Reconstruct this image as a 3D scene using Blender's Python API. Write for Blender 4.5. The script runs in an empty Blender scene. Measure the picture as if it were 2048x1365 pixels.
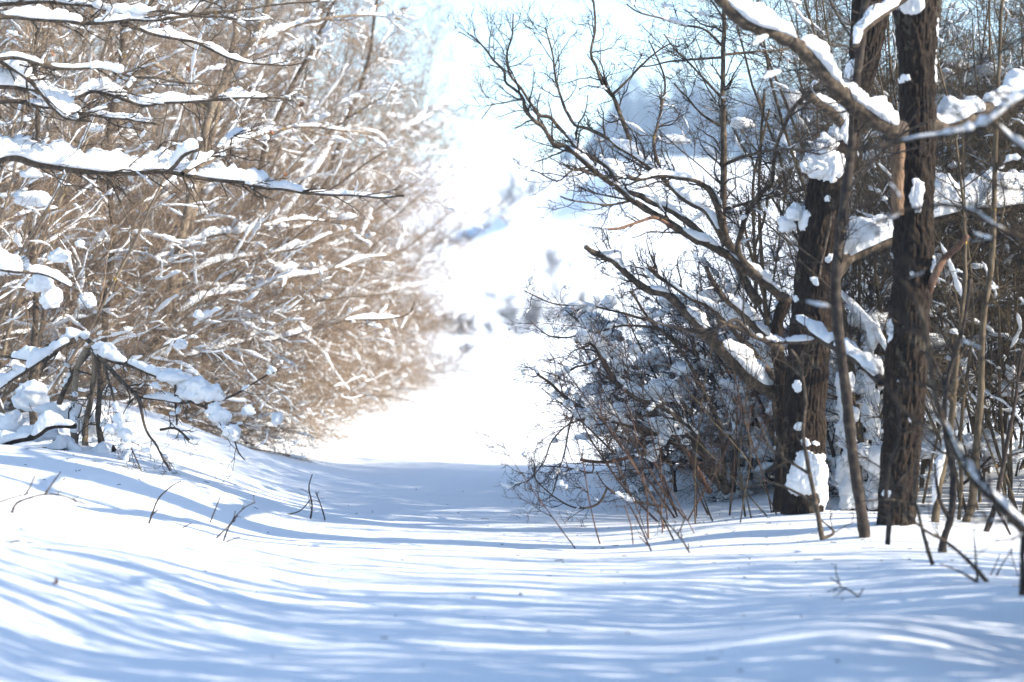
import bpy, math, zlib
import numpy as np
from mathutils import Vector

rng = np.random.default_rng(11)
sc = bpy.context.scene
COL = sc.collection
UP = np.array([0.0, 0.0, 1.0])

# ------------------------------------------------------------------ camera geometry
CAM_H, FPX, HOR = 1.6, 4835.0, 600.0          # eye height, focal length and horizon row for a 2048 wide frame


def at(px, py, Y):
    """world point that lies Y metres ahead and shows at (px, py) of the 2048 x 1365 photograph"""
    return np.array([(px - 1024.0) / FPX * Y, Y, CAM_H - (py - HOR) / FPX * Y])


def pw(px, Y):
    return px / FPX * Y


# ------------------------------------------------------------------ noise
def _h(ix, iy, iz):
    n = (ix.astype(np.int64) * 374761393 + iy.astype(np.int64) * 668265263 + iz.astype(np.int64) * 2147483647) & 0xffffffff
    n = ((n ^ (n >> 13)) * 1274126177) & 0xffffffff
    return ((n ^ (n >> 16)) & 0xffff) / 65535.0


def vnoise(p):
    p = np.asarray(p, dtype=float)
    i = np.floor(p).astype(np.int64)
    f = p - i
    u = f * f * f * (f * (f * 6 - 15) + 10)
    out = 0.0
    for dx in (0, 1):
        for dy in (0, 1):
            for dz in (0, 1):
                w = (u[..., 0] if dx else 1 - u[..., 0]) * (u[..., 1] if dy else 1 - u[..., 1]) * (u[..., 2] if dz else 1 - u[..., 2])
                out = out + w * _h(i[..., 0] + dx, i[..., 1] + dy, i[..., 2] + dz)
    return out * 2 - 1


def fbm(p, octv=3):
    s, a = 0.0, 1.0
    for k in range(octv):
        s = s + a * vnoise(p * (2.0 ** k) + 17.3 * k)
        a *= 0.5
    return s


def sst(a, b, x):
    t = np.clip((x - a) / (b - a), 0, 1)
    return t * t * (3 - 2 * t)


# ------------------------------------------------------------------ the ground's height
MOUNDS = [(1.95, 16.9, 0.05, 0.5), (2.5, 15.7, 0.03, 0.5), (1.45, 10.9, 0.09, 0.6), (1.45, 20.4, 0.12, 0.9), (2.0, 18.4, 0.08, 0.6),
          (2.3, 12.0, 0.05, 0.6), (-3.0, 18.8, 0.20, 0.9), (-2.6, 17.2, 0.08, 0.8), (-2.3, 20.8, 0.18, 0.8), (-3.6, 21.5, 0.3, 1.0)]


def zg(x, y):
    x = np.asarray(x, float)
    y = np.asarray(y, float)
    p = np.stack([x, y, np.zeros_like(x)], -1)
    near = 1 - sst(23, 30, y)
    xc = -0.3 - 0.045 * np.clip(y - 12, -6, 14)
    zl = 0.46 * sst(0.6, 3.7, xc - x) + 0.35 * sst(3.0, 9.0, xc - x)
    zr = 0.095 * sst(0.7, 3.2, x - xc) + 0.3 * sst(3.0, 9.0, x - xc)
    z = zl * (1 - 0.7 * sst(24, 40, y)) + zr * (1 - sst(20, 27, y))
    bank = sst(0.6, 1.8, np.abs(x - xc))
    z = z + near * (0.035 * (1 - 0.85 * sst(16, 21, y)) + 0.055 * bank) * fbm(p * np.array([0.55, 0.75, 1]), 2)
    z = z + 0.007 * near * fbm(p * np.array([1.7, 2.6, 1]) + 5, 2) + 0.0022 * near * fbm(p * np.array([3.5, 9.0, 1]) + 25, 3)
    for mx, my, mh, mr in MOUNDS:
        z = z + mh * np.exp(-((x - mx) ** 2 + ((y - my) * 0.9) ** 2) / (mr * mr))
    z = z + 0.10 * sst(30, 60, y) * fbm(p * 0.12, 3)
    # the hill beyond the field
    d = np.maximum(y - 108, 0)
    hill = 0.0735 * d * sst(0, 30, d)
    hill = np.where(y > 600, 36.2 - 0.02 * (y - 600), hill)
    hill = hill + 1.0 * sst(130, 260, y) * fbm(p * 0.02 + 3, 3) * (1 - sst(480, 590, y))
    # a gully whose bank faces away from the sun
    line = -4.3 + (y - 195) * 0.068 + 1.2 * vnoise(p * 0.06 + 9)
    across = x - line
    win = sst(180, 205, y) * (1 - sst(265, 320, y))
    hill = hill + win * (3.6 * sst(-1.2, 3.2, across) + 4.0 * sst(5.0, 15.0, across) - 7.6 * sst(20.0, 80.0, across) - 2.4)
    return z + hill


def gz(x, y):
    return float(zg(np.array([x]), np.array([y]))[0])


# ------------------------------------------------------------------ materials
def mat(name):
    m = bpy.data.materials.new(name)
    m.use_nodes = True
    nt = m.node_tree
    nt.nodes.clear()
    out = nt.nodes.new('ShaderNodeOutputMaterial')
    b = nt.nodes.new('ShaderNodeBsdfPrincipled')
    nt.links.new(b.outputs[0], out.inputs[0])
    return m, nt, b, out


def nd(nt, t, **kw):
    n = nt.nodes.new(t)
    for k, v in kw.items():
        if k in n.inputs.keys():
            n.inputs[k].default_value = v
        else:
            setattr(n, k, v)
    return n


def ramp(nt, src, stops):
    r = nt.nodes.new('ShaderNodeValToRGB')
    el = r.color_ramp.elements
    while len(el) < len(stops):
        el.new(0.5)
    for e, (p, c) in zip(el, stops):
        e.position = p
        e.color = (*c, 1)
    nt.links.new(src, r.inputs[0])
    return r


def snow_material(name, scale, bump, dist, grain=0.25):
    m, nt, b, out = mat(name)
    b.inputs['Base Color'].default_value = (0.90, 0.915, 0.935, 1)
    b.inputs['Roughness'].default_value = 0.7
    b.inputs['Specular IOR Level'].default_value = 0.15
    tc = nd(nt, 'ShaderNodeTexCoord')
    n1 = nd(nt, 'ShaderNodeTexNoise', Scale=scale, Detail=4.0, Roughness=0.6)
    n2 = nd(nt, 'ShaderNodeTexNoise', Scale=scale * 9, Detail=2.0)
    ad = nd(nt, 'ShaderNodeMath', operation='MULTIPLY_ADD')
    ad.inputs[1].default_value = grain
    bp = nd(nt, 'ShaderNodeBump', Strength=bump, Distance=dist)
    nt.links.new(tc.outputs['Object'], n1.inputs['Vector'])
    nt.links.new(tc.outputs['Object'], n2.inputs['Vector'])
    nt.links.new(n2.outputs[0], ad.inputs[0])
    nt.links.new(n1.outputs[0], ad.inputs[2])
    nt.links.new(ad.outputs[0], bp.inputs['Height'])
    nt.links.new(bp.outputs[0], b.inputs['Normal'])
    return m


def bark_material(name, dark, mid, pale, scale=(30, 30, 6), bump=0.6, dist=0.01, lichen=0.0, lcol=(0.42, 0.27, 0.04), lsc=7.0):
    m, nt, b, out = mat(name)
    b.inputs['Roughness'].default_value = 0.85
    b.inputs['Specular IOR Level'].default_value = 0.2
    tc = nd(nt, 'ShaderNodeTexCoord')
    mp = nd(nt, 'ShaderNodeMapping')
    mp.inputs['Scale'].default_value = scale
    n1 = nd(nt, 'ShaderNodeTexNoise', Scale=1.0, Detail=5.0, Roughness=0.65)
    nt.links.new(tc.outputs['Object'], mp.inputs[0])
    nt.links.new(mp.outputs[0], n1.inputs['Vector'])
    r = ramp(nt, n1.outputs[0], [(0.3, dark), (0.52, mid), (0.72, pale)])
    col = r.outputs[0]
    if lichen:
        n2 = nd(nt, 'ShaderNodeTexNoise', Scale=lsc, Detail=4.0, Roughness=0.75)
        nt.links.new(tc.outputs['Object'], n2.inputs['Vector'])
        r2 = ramp(nt, n2.outputs[0], [(0.70 - 0.1 * lichen, (0, 0, 0)), (0.74 - 0.1 * lichen, (1, 1, 1))])
        mx = nd(nt, 'ShaderNodeMix', data_type='RGBA')
        nt.links.new(r2.outputs[0], mx.inputs[0])
        nt.links.new(col, mx.inputs[6])
        mx.inputs[7].default_value = (*lcol, 1)
        col = mx.outputs[2]
    nt.links.new(col, b.inputs['Base Color'])
    bp = nd(nt, 'ShaderNodeBump', Strength=bump, Distance=dist)
    nt.links.new(n1.outputs[0], bp.inputs['Height'])
    nt.links.new(bp.outputs[0], b.inputs['Normal'])
    return m


def leaf_material(name, c1, c2):
    m, nt, b, out = mat(name)
    tc = nd(nt, 'ShaderNodeTexCoord')
    n1 = nd(nt, 'ShaderNodeTexNoise', Scale=60.0, Detail=3.0)
    nt.links.new(tc.outputs['Object'], n1.inputs['Vector'])
    r = ramp(nt, n1.outputs[0], [(0.35, c1), (0.65, c2)])
    nt.links.new(r.outputs[0], b.inputs['Base Color'])
    b.inputs['Roughness'].default_value = 0.7
    return m


M_GROUND = snow_material('ground_snow', 24.0, 0.5, 0.025, 0.5)
M_SNOW = snow_material('branch_snow', 40.0, 0.8, 0.02)
M_TRUNK = bark_material('furrowed_bark', (0.010, 0.0065, 0.0045), (0.026, 0.017, 0.011), (0.058, 0.040, 0.027), (60, 60, 16), 1.0, 0.02, 1.1, (0.075, 0.062, 0.044), 5.0)
M_LIMB = bark_material('limb_bark', (0.03, 0.024, 0.018), (0.08, 0.06, 0.043), (0.18, 0.14, 0.10), (26, 26, 26), 0.7, 0.01, 0.25)
M_DARK = bark_material('dark_twig_bark', (0.022, 0.017, 0.015), (0.047, 0.036, 0.029), (0.10, 0.08, 0.06), (22, 22, 22), 0.4, 0.004, 0.15)
M_OLIVE = bark_material('olive_stem_bark', (0.045, 0.034, 0.022), (0.105, 0.08, 0.052), (0.19, 0.15, 0.102), (20, 20, 8), 0.4, 0.004, 0.3)
M_RED = bark_material('red_brown_stem_bark', (0.06, 0.032, 0.022), (0.13, 0.075, 0.05), (0.21, 0.14, 0.10), (20, 20, 8), 0.4, 0.004)
M_TAN = bark_material('tan_twig_bark', (0.125, 0.088, 0.06), (0.275, 0.2, 0.137), (0.43, 0.33, 0.235), (14, 14, 14), 0.4, 0.004, 0.5)
M_TANSTEM = bark_material('grey_tan_stem_bark', (0.10, 0.075, 0.054), (0.22, 0.17, 0.12), (0.34, 0.28, 0.21), (24, 24, 7), 0.5, 0.006, 0.7)
M_BARE = bark_material('stripped_wood', (0.06, 0.035, 0.022), (0.19, 0.12, 0.075), (0.30, 0.20, 0.13), (50, 50, 10), 0.7, 0.008)
M_FIELD = bark_material('field_shrub_bark', (0.06, 0.055, 0.054), (0.10, 0.09, 0.086), (0.15, 0.135, 0.13), (3, 3, 3), 0.0, 0.01)
M_LEAF = leaf_material('dry_leaf', (0.17, 0.065, 0.03), (0.32, 0.14, 0.06))
M_FAR = bark_material('far_wood_bark', (0.03, 0.028, 0.028), (0.06, 0.054, 0.05), (0.10, 0.09, 0.082), (1, 1, 1), 0.0, 0.01)


# ------------------------------------------------------------------ mesh building
def norm(v):
    return v / np.maximum(np.linalg.norm(v, axis=-1, keepdims=True), 1e-9)


def quick_mesh(name, parts, material):
    """parts: list of (verts (n,3), quads (m,4)) joined into one mesh"""
    vs, fs, off = [], [], 0
    for v, f in parts:
        if len(v) == 0:
            continue
        vs.append(v)
        fs.append(f + off)
        off += len(v)
    me = bpy.data.meshes.new(name)
    if vs:
        v = np.concatenate(vs).astype(np.float32)
        f = np.concatenate(fs).astype(np.int32)
        me.vertices.add(len(v))
        me.vertices.foreach_set('co', v.ravel())
        me.loops.add(f.size)
        me.loops.foreach_set('vertex_index', f.ravel())
        me.polygons.add(len(f))
        me.polygons.foreach_set('loop_start', np.arange(0, f.size, 4, dtype=np.int32))
        me.polygons.foreach_set('loop_total', np.full(len(f), 4, dtype=np.int32))
        me.polygons.foreach_set('use_smooth', np.ones(len(f), dtype=bool))
        me.update(calc_edges=True)
    me.materials.append(material)
    return me


def grid_faces(N, K, S):
    n = np.arange(N)[:, None, None] * (K * S)
    k = np.arange(K - 1)[None, :, None] * S
    s = np.arange(S)[None, None, :]
    s2 = (s + 1) % S
    a = n + k + s
    b = n + k + s2
    return np.stack([a, b, b + S, a + S], -1).reshape(-1, 4)


def frames(P):
    T = np.gradient(P, axis=1)
    T = norm(T)
    avg = norm(P[:, -1] - P[:, 0])
    ref = np.where(np.abs(avg[:, 2:3]) < 0.8, np.array([[0, 0, 1.0]]), np.array([[0, 1.0, 0]]))
    A = norm(np.cross(T, ref[:, None, :]))
    B = np.cross(A, T)
    return T, A, B


def tubes(P, R, S):
    if len(P) == 0:
        return np.zeros((0, 3)), np.zeros((0, 4), int)
    N, K, _ = P.shape
    T, A, B = frames(P)
    th = np.arange(S) / S * 2 * np.pi
    V = P[:, :, None, :] + R[:, :, None, None] * (np.cos(th)[None, None, :, None] * A[:, :, None, :] + np.sin(th)[None, None, :, None] * B[:, :, None, :])
    return V.reshape(-1, 3), grid_faces(N, K, S)


def resample(P, R, K):
    N, K0, _ = P.shape
    t = np.linspace(0, K0 - 1, K)
    i = np.minimum(t.astype(int), K0 - 2)
    f = (t - i)[None, :, None]
    return P[:, i] * (1 - f) + P[:, i + 1] * f, R[:, i] * (1 - f[..., 0]) + R[:, i + 1] * f[..., 0]


def grow(P, R, n, tr, L, ang, K, rf, trop=(0, 0, 0), wig=0.1, taper=0.35, by_t=0.5, flat=1.0, rmin=0.0012):
    """n children on every parent polyline; L length in metres (mean), ang mean angle in degrees"""
    N, Kp, _ = P.shape
    if N == 0 or np.all(np.asarray(n) <= 0):
        return np.zeros((0, K, 3)), np.zeros((0, K))
    cnt = np.full(N, n) if isinstance(n, int) else rng.poisson(n, N)
    idx = np.repeat(np.arange(N), cnt)
    M = len(idx)
    if M == 0:
        return np.zeros((0, K, 3)), np.zeros((0, K))
    t = rng.uniform(tr[0], tr[1], M)
    x = t * (Kp - 1)
    i = np.minimum(x.astype(int), Kp - 2)
    f = (x - i)[:, None]
    p0 = P[idx, i] * (1 - f) + P[idx, i + 1] * f
    tan = norm(P[idx, i + 1] - P[idx, i])
    r0 = (R[idx, i] * (1 - f[:, 0]) + R[idx, i + 1] * f[:, 0]) * rf * rng.uniform(0.7, 1.1, M)
    r0 = np.maximum(r0, rmin)
    q = rng.normal(size=(M, 3))
    q[:, 2] *= flat
    perp = norm(q - (q * tan).sum(1, keepdims=True) * tan)
    a = np.radians(ang * rng.uniform(0.6, 1.35, M))[:, None]
    d = norm(np.cos(a) * tan + np.sin(a) * perp)
    ln = L * rng.uniform(0.45, 1.35, M) * (1 - by_t * t)
    st = (ln / (K - 1))[:, None]
    C = np.zeros((M, K, 3))
    C[:, 0] = p0
    trop = np.asarray(trop, float)
    for k in range(1, K):
        d = norm(d + trop + rng.normal(size=(M, 3)) * wig)
        C[:, k] = C[:, k - 1] + d * st
    rr = r0[:, None] * np.linspace(1, taper, K)[None, :]
    return C, rr


def snow_on(P, R, frac, w, h, M=9, S=6, length=(0.15, 0.5), flatmin=0.45, low=None):
    """caps of snow lying along the upper side of branches"""
    N, Kp, _ = P.shape
    if N == 0:
        return np.zeros((0, 3)), np.zeros((0, 4), int)
    cnt = rng.poisson(frac, N)
    idx = np.repeat(np.arange(N), cnt)
    n = len(idx)
    ln = rng.uniform(length[0], length[1], n)
    t0 = rng.uniform(0, 1, n) * (1 - ln)
    t = t0[:, None] + ln[:, None] * np.linspace(0, 1, M)[None]
    x = t * (Kp - 1)
    i = np.minimum(x.astype(int), Kp - 2)
    f = (x - i)[..., None]
    Q = P[idx[:, None], i] * (1 - f) + P[idx[:, None], i + 1] * f
    r = R[idx[:, None], i] * (1 - f[..., 0]) + R[idx[:, None], i + 1] * f[..., 0]
    d = norm(Q[:, -1] - Q[:, 0])
    keep = np.hypot(d[:, 0], d[:, 1]) > flatmin
    Q, r, d = Q[keep], r[keep], d[keep]
    n = len(Q)
    if n == 0:
        return np.zeros((0, 3)), np.zeros((0, 4), int)
    hz = np.hypot(d[:, 0], d[:, 1])[:, None]
    s = np.linspace(0, 1, M)
    prof = np.sin(np.pi * np.clip(s, 0.0, 1.0)) ** 0.3
    nz = rng.uniform(0.2, 1.6, (n, M))
    nz = (nz + 0.6 * np.roll(nz, 1, 1)) / 1.6
    sc_ = np.clip(rng.lognormal(-0.1, 0.45, (n, 1)), 0.3, 1.9) * hz
    prof = prof[None] * nz * sc_
    prof[:, 0] = 0.02
    prof[:, -1] = 0.02
    T = norm(np.gradient(Q, axis=1))
    A = np.cross(T, UP)
    A = norm(A)
    B = norm(np.cross(A, T))
    W = (r * 0.8 + w) * prof * rng.uniform(0.8, 1.15, (n, M))
    H = (r * 0.5 + h) * prof
    W[:, 0] = W[:, -1] = 0.002
    th = np.arange(S) / S * 2 * np.pi + np.pi / S
    cs = np.cos(th)[None, None, :, None]
    sn = np.sin(th)
    sn = np.where(sn < 0, sn * 0.45, sn)[None, None, :, None]
    Cn = Q + B * (r * 0.55)[..., None]
    V = Cn[:, :, None] + cs * (W[..., None, None] * A[:, :, None]) + sn * (H[..., None, None] * B[:, :, None])
    return V.reshape(-1, 3), grid_faces(n, M, S)


def snow_cap(P, r, hs, wf=1.25, S=22, seed=0.0, M=None, lump=0.42):
    """one thick lumpy bank of snow on a single limb; hs: heights (m) spread evenly along it"""
    L = np.linalg.norm(np.diff(P, axis=0), axis=1).sum()
    M = M or max(30, int(L / 0.014))
    Q, rr = resample(P[None], r[None], M)
    T, A, B = norm(np.gradient(Q, axis=1)), None, None
    A = norm(np.cross(T, UP))
    B = norm(np.cross(A, T))
    H = np.interp(np.linspace(0, 1, M), np.linspace(0, 1, len(hs)), hs)
    Q, rr, A, B = Q[0], rr[0], A[0], B[0]
    s = Q * 6.5 + seed * 7
    nz = 1 + lump * fbm(s, 3)
    H = H * np.clip(nz, 0.12, 2)
    e = np.sin(np.pi * np.linspace(0, 1, M)) ** 0.22
    H = H * e
    W = np.minimum(rr * wf + 0.25 * H, rr * 0.75 + 0.55 * H) * e
    th = np.arange(S) / S * 2 * np.pi
    sn = np.sin(th)
    low = np.where(sn < 0, 0.0, 1.0)
    V = (Q + B * (rr * 0.45)[:, None])[:, None] + (np.cos(th)[None, :, None] * (W[:, None, None] * A[:, None]))
    V = V + np.where(sn[None, :, None] > 0, sn[None, :, None] * H[:, None, None], sn[None, :, None] * np.minimum(0.4 * rr, 0.3 * H)[:, None, None]) * B[:, None]
    V = V + (0.2 * np.minimum(H, 0.09))[:, None, None] * norm(V - Q[:, None]) * fbm(V * 24 + seed, 4)[..., None]
    return V.reshape(-1, 3), grid_faces(1, M, S)


def lump(c, rx, ry, rz, seed, amp=0.3, nu=26, nv=18, tilt=0.0, fr=1.6):
    u = np.arange(nu) / nu * 2 * np.pi
    v = np.linspace(0.001, np.pi - 0.001, nv)
    V, U = np.meshgrid(v, u, indexing='ij')
    p = np.stack([np.sin(V) * np.cos(U), np.sin(V) * np.sin(U), np.cos(V)], -1)
    k = 1 + amp * fbm(p * fr + seed * 3.7, 3) + 0.3 * amp * vnoise(p * 6 + seed)
    p = p * k[..., None]
    p[..., 2] = np.where(p[..., 2] < -0.35, -0.35 + (p[..., 2] + 0.35) * 0.55, p[..., 2])
    q = p * np.array([rx, ry, rz])
    if tilt:
        c_, s_ = math.cos(tilt), math.sin(tilt)
        q = np.stack([q[..., 0] * c_ + q[..., 2] * s_, q[..., 1], -q[..., 0] * s_ + q[..., 2] * c_], -1)
    return (q + np.asarray(c)).reshape(-1, 3), grid_faces(1, nv, nu)


def leaf_mesh(c, size, seed, droop=0.5):
    """a curled lobed leaf with a little thickness"""
    r = np.random.default_rng(seed)
    n = 9
    s = np.linspace(0, 1, n)
    w = size * 0.32 * np.sin(np.pi * np.clip(s * 0.95 + 0.03, 0, 1)) ** 0.7 * (1 + 0.35 * np.cos(s * np.pi * 5))
    R = r.uniform(0, 2 * np.pi)
    ax = np.array([math.cos(R), math.sin(R), -droop])
    ax /= np.linalg.norm(ax)
    sd = norm(np.cross(ax, r.normal(size=3)))
    up = np.cross(ax, sd)
    cur = up[None] * (size * 0.25 * np.sin(s * 2.6))[:, None]
    mid = np.asarray(c)[None] + ax[None] * (s * size)[:, None] + cur
    rows = [mid - sd * w[:, None] + up * (w * 0.5)[:, None], mid, mid + sd * w[:, None] + up * (w * 0.6)[:, None]]
    th = 0.0012
    ring = rows + [x + up * th for x in rows[::-1]]
    V = np.stack(ring, 1)
    return V.reshape(-1, 3), grid_faces(1, n, 6)


# ------------------------------------------------------------------ objects
def obj(name, parts, material, parent=None, loc=None, kind=None):
    """link ONE mesh object; vertices are given in world space, the object's origin is loc (or its parent's)"""
    o0 = np.zeros(3)
    if parent is not None:
        o0 = np.array(parent['_o'])
    elif loc is not None:
        o0 = np.asarray(loc, float)
    parts = [(v - o0, f) for v, f in parts if len(v)]
    if not parts:
        return None
    o = bpy.data.objects.new(name, quick_mesh(name, parts, material))
    COL.objects.link(o)
    if kind:
        o['kind'] = kind
    if parent is not None:
        o.parent = parent
        o['_o'] = list(o0)
    else:
        o.location = o0
        o['_o'] = list(o0)
    return o


def thing(name, label, cat, loc, group=None):
    global rng
    rng = np.random.default_rng(zlib.crc32(label.encode()))      # every plant keeps its own shape whatever is built before it
    o = bpy.data.objects.new(name, None)
    COL.objects.link(o)
    o.empty_display_size = 0.2
    o.location = loc
    o['_o'] = [float(a) for a in loc]
    tag(o, label, cat, group)
    return o


def tag(o, label, cat, group=None):
    o['label'] = label
    o['category'] = cat
    if group:
        o['group'] = group


def dup(root, loc, rz, s, label, group=None, sx=1):
    r = root.copy()
    COL.objects.link(r)
    r.location = loc
    r.rotation_euler = (0, 0, rz)
    r.scale = (s * sx, s, s)
    r['label'] = label
    if group:
        r['group'] = group
    for ch in list(root.children):
        c = ch.copy()
        COL.objects.link(c)
        c.parent = r
        for g in list(ch.children):
            d = g.copy()
            COL.objects.link(d)
            d.parent = c
    return r


# ------------------------------------------------------------------ traced branches
def trace(pts, r0, r1, Y0, Y1, K=None, wob=0.012, dep=0.10):
    """pts: rows of (px, py) from the thick end to the tip; r0, r1 radii in photo pixels; Y0, Y1 depths of both ends"""
    a = np.asarray(pts, float)
    n = len(a)
    seg = np.r_[0, np.cumsum(np.hypot(*np.diff(a, axis=0).T))]
    K = K or max(10, int(seg[-1] / 9))
    s = np.linspace(0, seg[-1], K)
    # smooth (centripetal-like) interpolation through the points
    pad = np.vstack([2 * a[0] - a[1], a, 2 * a[-1] - a[-2]])
    i = np.clip(np.searchsorted(seg, s, side='right') - 1, 0, n - 2)
    f = ((s - seg[i]) / np.maximum(seg[i + 1] - seg[i], 1e-6))[:, None]
    p0, p1, p2, p3 = pad[i], pad[i + 1], pad[i + 2], pad[i + 3]
    q = 0.5 * (2 * p1 + (p2 - p0) * f + (2 * p0 - 5 * p1 + 4 * p2 - p3) * f ** 2 + (3 * p1 - p0 - 3 * p2 + p3) * f ** 3)
    u = s / seg[-1]
    sd = rng.uniform(0, 100)
    Y = Y0 + (Y1 - Y0) * u + dep * vnoise(np.stack([u * 3 + sd, u * 0, u * 0], -1)) * np.sin(np.pi * np.clip(u * 1.2, 0, 1))
    P = np.stack([(q[:, 0] - 1024) / FPX * Y, Y, CAM_H - (q[:, 1] - HOR) / FPX * Y], -1)
    k = np.stack([u * seg[-1] / 45 + sd, u * 0, u * 0], -1)
    P[:, 0] += wob * vnoise(k + 31) * u
    P[:, 2] += wob * vnoise(k + 77) * u
    R = (r0 + (r1 - r0) * u ** 0.8) / FPX * Y0
    R = R * (1 + 0.10 * vnoise(k * 2.3 + 3))
    return P, R


def limb_tube(P, R, S=10, rough=0.06, cap=True):
    P2, R2 = P, R.copy()
    if cap:
        P2 = np.vstack([P, P[-1] + (P[-1] - P[-2]) * 0.15])
        R2 = np.r_[R2, R2[-1] * 0.05]
    V, F = tubes(P2[None], R2[None], S)
    c = np.repeat(P2, S, axis=0)
    d = V - c
    V = c + d * (1 + rough * 2.2 * fbm(V * 35, 2))[:, None]
    return V, F


def fat_trunk(pts, Y, S=170, step=0.008, furrow=0.013, seed=0.0):
    """pts: rows of (px left edge, px right edge, py) from the base up"""
    a = np.asarray(pts, float)
    a = a[np.argsort(-a[:, 2])]
    y = a[:, 2]
    n = int((y[0] - y[-1]) / FPX * Y / step)
    yy = np.linspace(y[0], y[-1], n)
    c = np.interp(-yy, -y, (a[:, 0] + a[:, 1]) / 2)
    w = np.interp(-yy, -y, (a[:, 1] - a[:, 0]) / 2)
    ker = np.ones(9) / 9
    c = np.convolve(np.pad(c, 4, 'edge'), ker, 'valid')
    w = np.convolve(np.pad(w, 4, 'edge'), ker, 'valid')
    P = np.stack([(c - 1024) / FPX * Y, np.full(n, Y), CAM_H - (yy - HOR) / FPX * Y], -1)
    R = w / FPX * Y
    th = np.arange(S) / S * 2 * np.pi
    ring = np.stack([np.cos(th), np.sin(th), 0 * th], -1)
    V = P[:, None] + R[:, None, None] * ring[None]
    arc = np.stack([np.cos(th)[None] * R[:, None] * 42, np.sin(th)[None] * R[:, None] * 42, np.broadcast_to(P[:, 2:3], (n, S)) * 11], -1) + seed
    arc = arc + 0.35 * np.stack([vnoise(arc * 0.7 + 4), vnoise(arc * 0.7 + 14), 0 * arc[..., 0]], -1)
    ridge = 1 - np.abs(vnoise(arc)) * 2.2
    cross = vnoise(arc * np.array([1.2, 1.2, 2.4]) + 40) + 0.6 * vnoise(arc * np.array([0.5, 0.5, 0.8]) + 60)
    big = vnoise(np.stack([np.cos(th)[None] + 0 * R[:, None], np.sin(th)[None] + 0 * R[:, None], np.broadcast_to(P[:, 2:3], (n, S)) * 1.2], -1) * 1.3 + seed)
    disp = -furrow * np.clip(ridge, 0, 1) + 0.5 * furrow * cross + 0.07 * R.mean() * big
    V = V + disp[..., None] * ring[None]
    return (V.reshape(-1, 3), grid_faces(1, n, S)), P, R


def plaster(trunk, P, R, c, w, h, seed):
    """ragged snow blown onto the bark: the trunk's own surface lifted outwards inside a noisy window; c centre, w and h half sizes in metres"""
    n = len(P)
    V = trunk[0].reshape(n, -1, 3)
    S = V.shape[1]
    i = np.where(np.abs(P[:, 2] - c[2]) < h * 1.7)[0]
    if len(i) < 3:
        return np.zeros((0, 3)), np.zeros((0, 4), int)
    V = V[i[0]:i[-1] + 1]
    out = norm((V - P[i[0]:i[-1] + 1][:, None]) * np.array([1, 1, 0]))
    win = 1 - ((V[..., 0] - c[0]) / w) ** 2 - ((V[..., 2] - c[2]) / h) ** 2
    t = win + 0.75 * fbm(V * (0.55 / min(w, h)) + seed, 3) + 0.25 * vnoise(V * 60 + seed) - 0.12
    t = np.where(V[..., 1] < P[0, 1] + 0.03, t, -1)
    th = np.clip(t, 0, 0.8) ** 0.5 * min(0.055, 0.55 * min(w, h))
    G = V + out * (th - 0.004)[..., None] + np.array([0, 0, 1]) * (0.25 * th)[..., None]
    F = grid_faces(1, len(G), S)
    keep = (t.ravel()[F] > 0).any(1)
    F = F[keep]
    u, inv = np.unique(F, return_inverse=True)
    return G.reshape(-1, 3)[u], inv.reshape(-1, 4)



# ================================================================== SETTING
def axis(lo, hi, fine_lo, fine_hi, fine, growth):
    a = list(np.arange(fine_lo, fine_hi, fine))
    s = fine
    while a[-1] < hi:
        s *= growth
        a.append(a[-1] + s)
    s = fine
    while a[0] > lo:
        s *= growth
        a.insert(0, a[0] - s)
    return np.array(a)


gx = axis(-700, 700, -5.0, 5.0, 0.05, 1.045)
gy = axis(-60, 880, 8.5, 26.0, 0.05, 1.03)
X, Y = np.meshgrid(gx, gy)
Z = zg(X, Y)
nx, ny = len(gx), len(gy)
a = (np.arange(ny - 1)[:, None] * nx + np.arange(nx - 1)[None]).ravel()
ground = obj('snow_ground', [(np.stack([X, Y, Z], -1).reshape(-1, 3), np.stack([a, a + 1, a + nx + 1, a + nx], -1))], M_GROUND, loc=(0, 0, 0))
ground['kind'] = 'structure'

# ------------------------------------------------------------------ far wood on the crest of the hill
n = 520
fx = np.concatenate([rng.uniform(13, 22, 22), rng.uniform(22, 190, n - 22)])
fy = 597 + rng.uniform(0, 55, n)
fh = np.where(fx < 18, rng.uniform(2, 5, n), np.where(fx < 27, 4 + (fx - 18) * 1.2, rng.uniform(14, 22, n)))
base = np.stack([fx, fy, zg(fx, fy) - 0.3], -1)
K = 6
u = np.linspace(0, 1, K)
P = base[:, None] + u[None, :, None] * np.stack([rng.normal(0, 0.6, n), rng.normal(0, 0.6, n), fh], -1)[:, None]
R = (0.018 * fh + 0.05)[:, None] * np.linspace(1, 0.25, K)[None]
P2, R2 = grow(P, R, 26, (0.12, 0.98), 1.0, 55, 4, 0.5, (0, 0, 0.12), 0.15)
sc_ = np.repeat(fh * 0.28, 26)
P2 = P2[:, :1] + (P2 - P2[:, :1]) * sc_[:, None, None]
R2 = np.maximum(R2, 0.07)
P3, R3 = grow(P2, R2, 8, (0.1, 1), 1.8, 45, 3, 0.7, (0, 0, 0.1), 0.2, rmin=0.075)
wood = obj('far_forest', [tubes(P, R, 5), tubes(P2, R2, 3), tubes(P3, R3, 3)], M_FAR, loc=(60, 620, 36))
wood['kind'] = 'stuff'
wood['label'] = 'hazy blue grey wood along the crest of the snowy hill'


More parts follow.
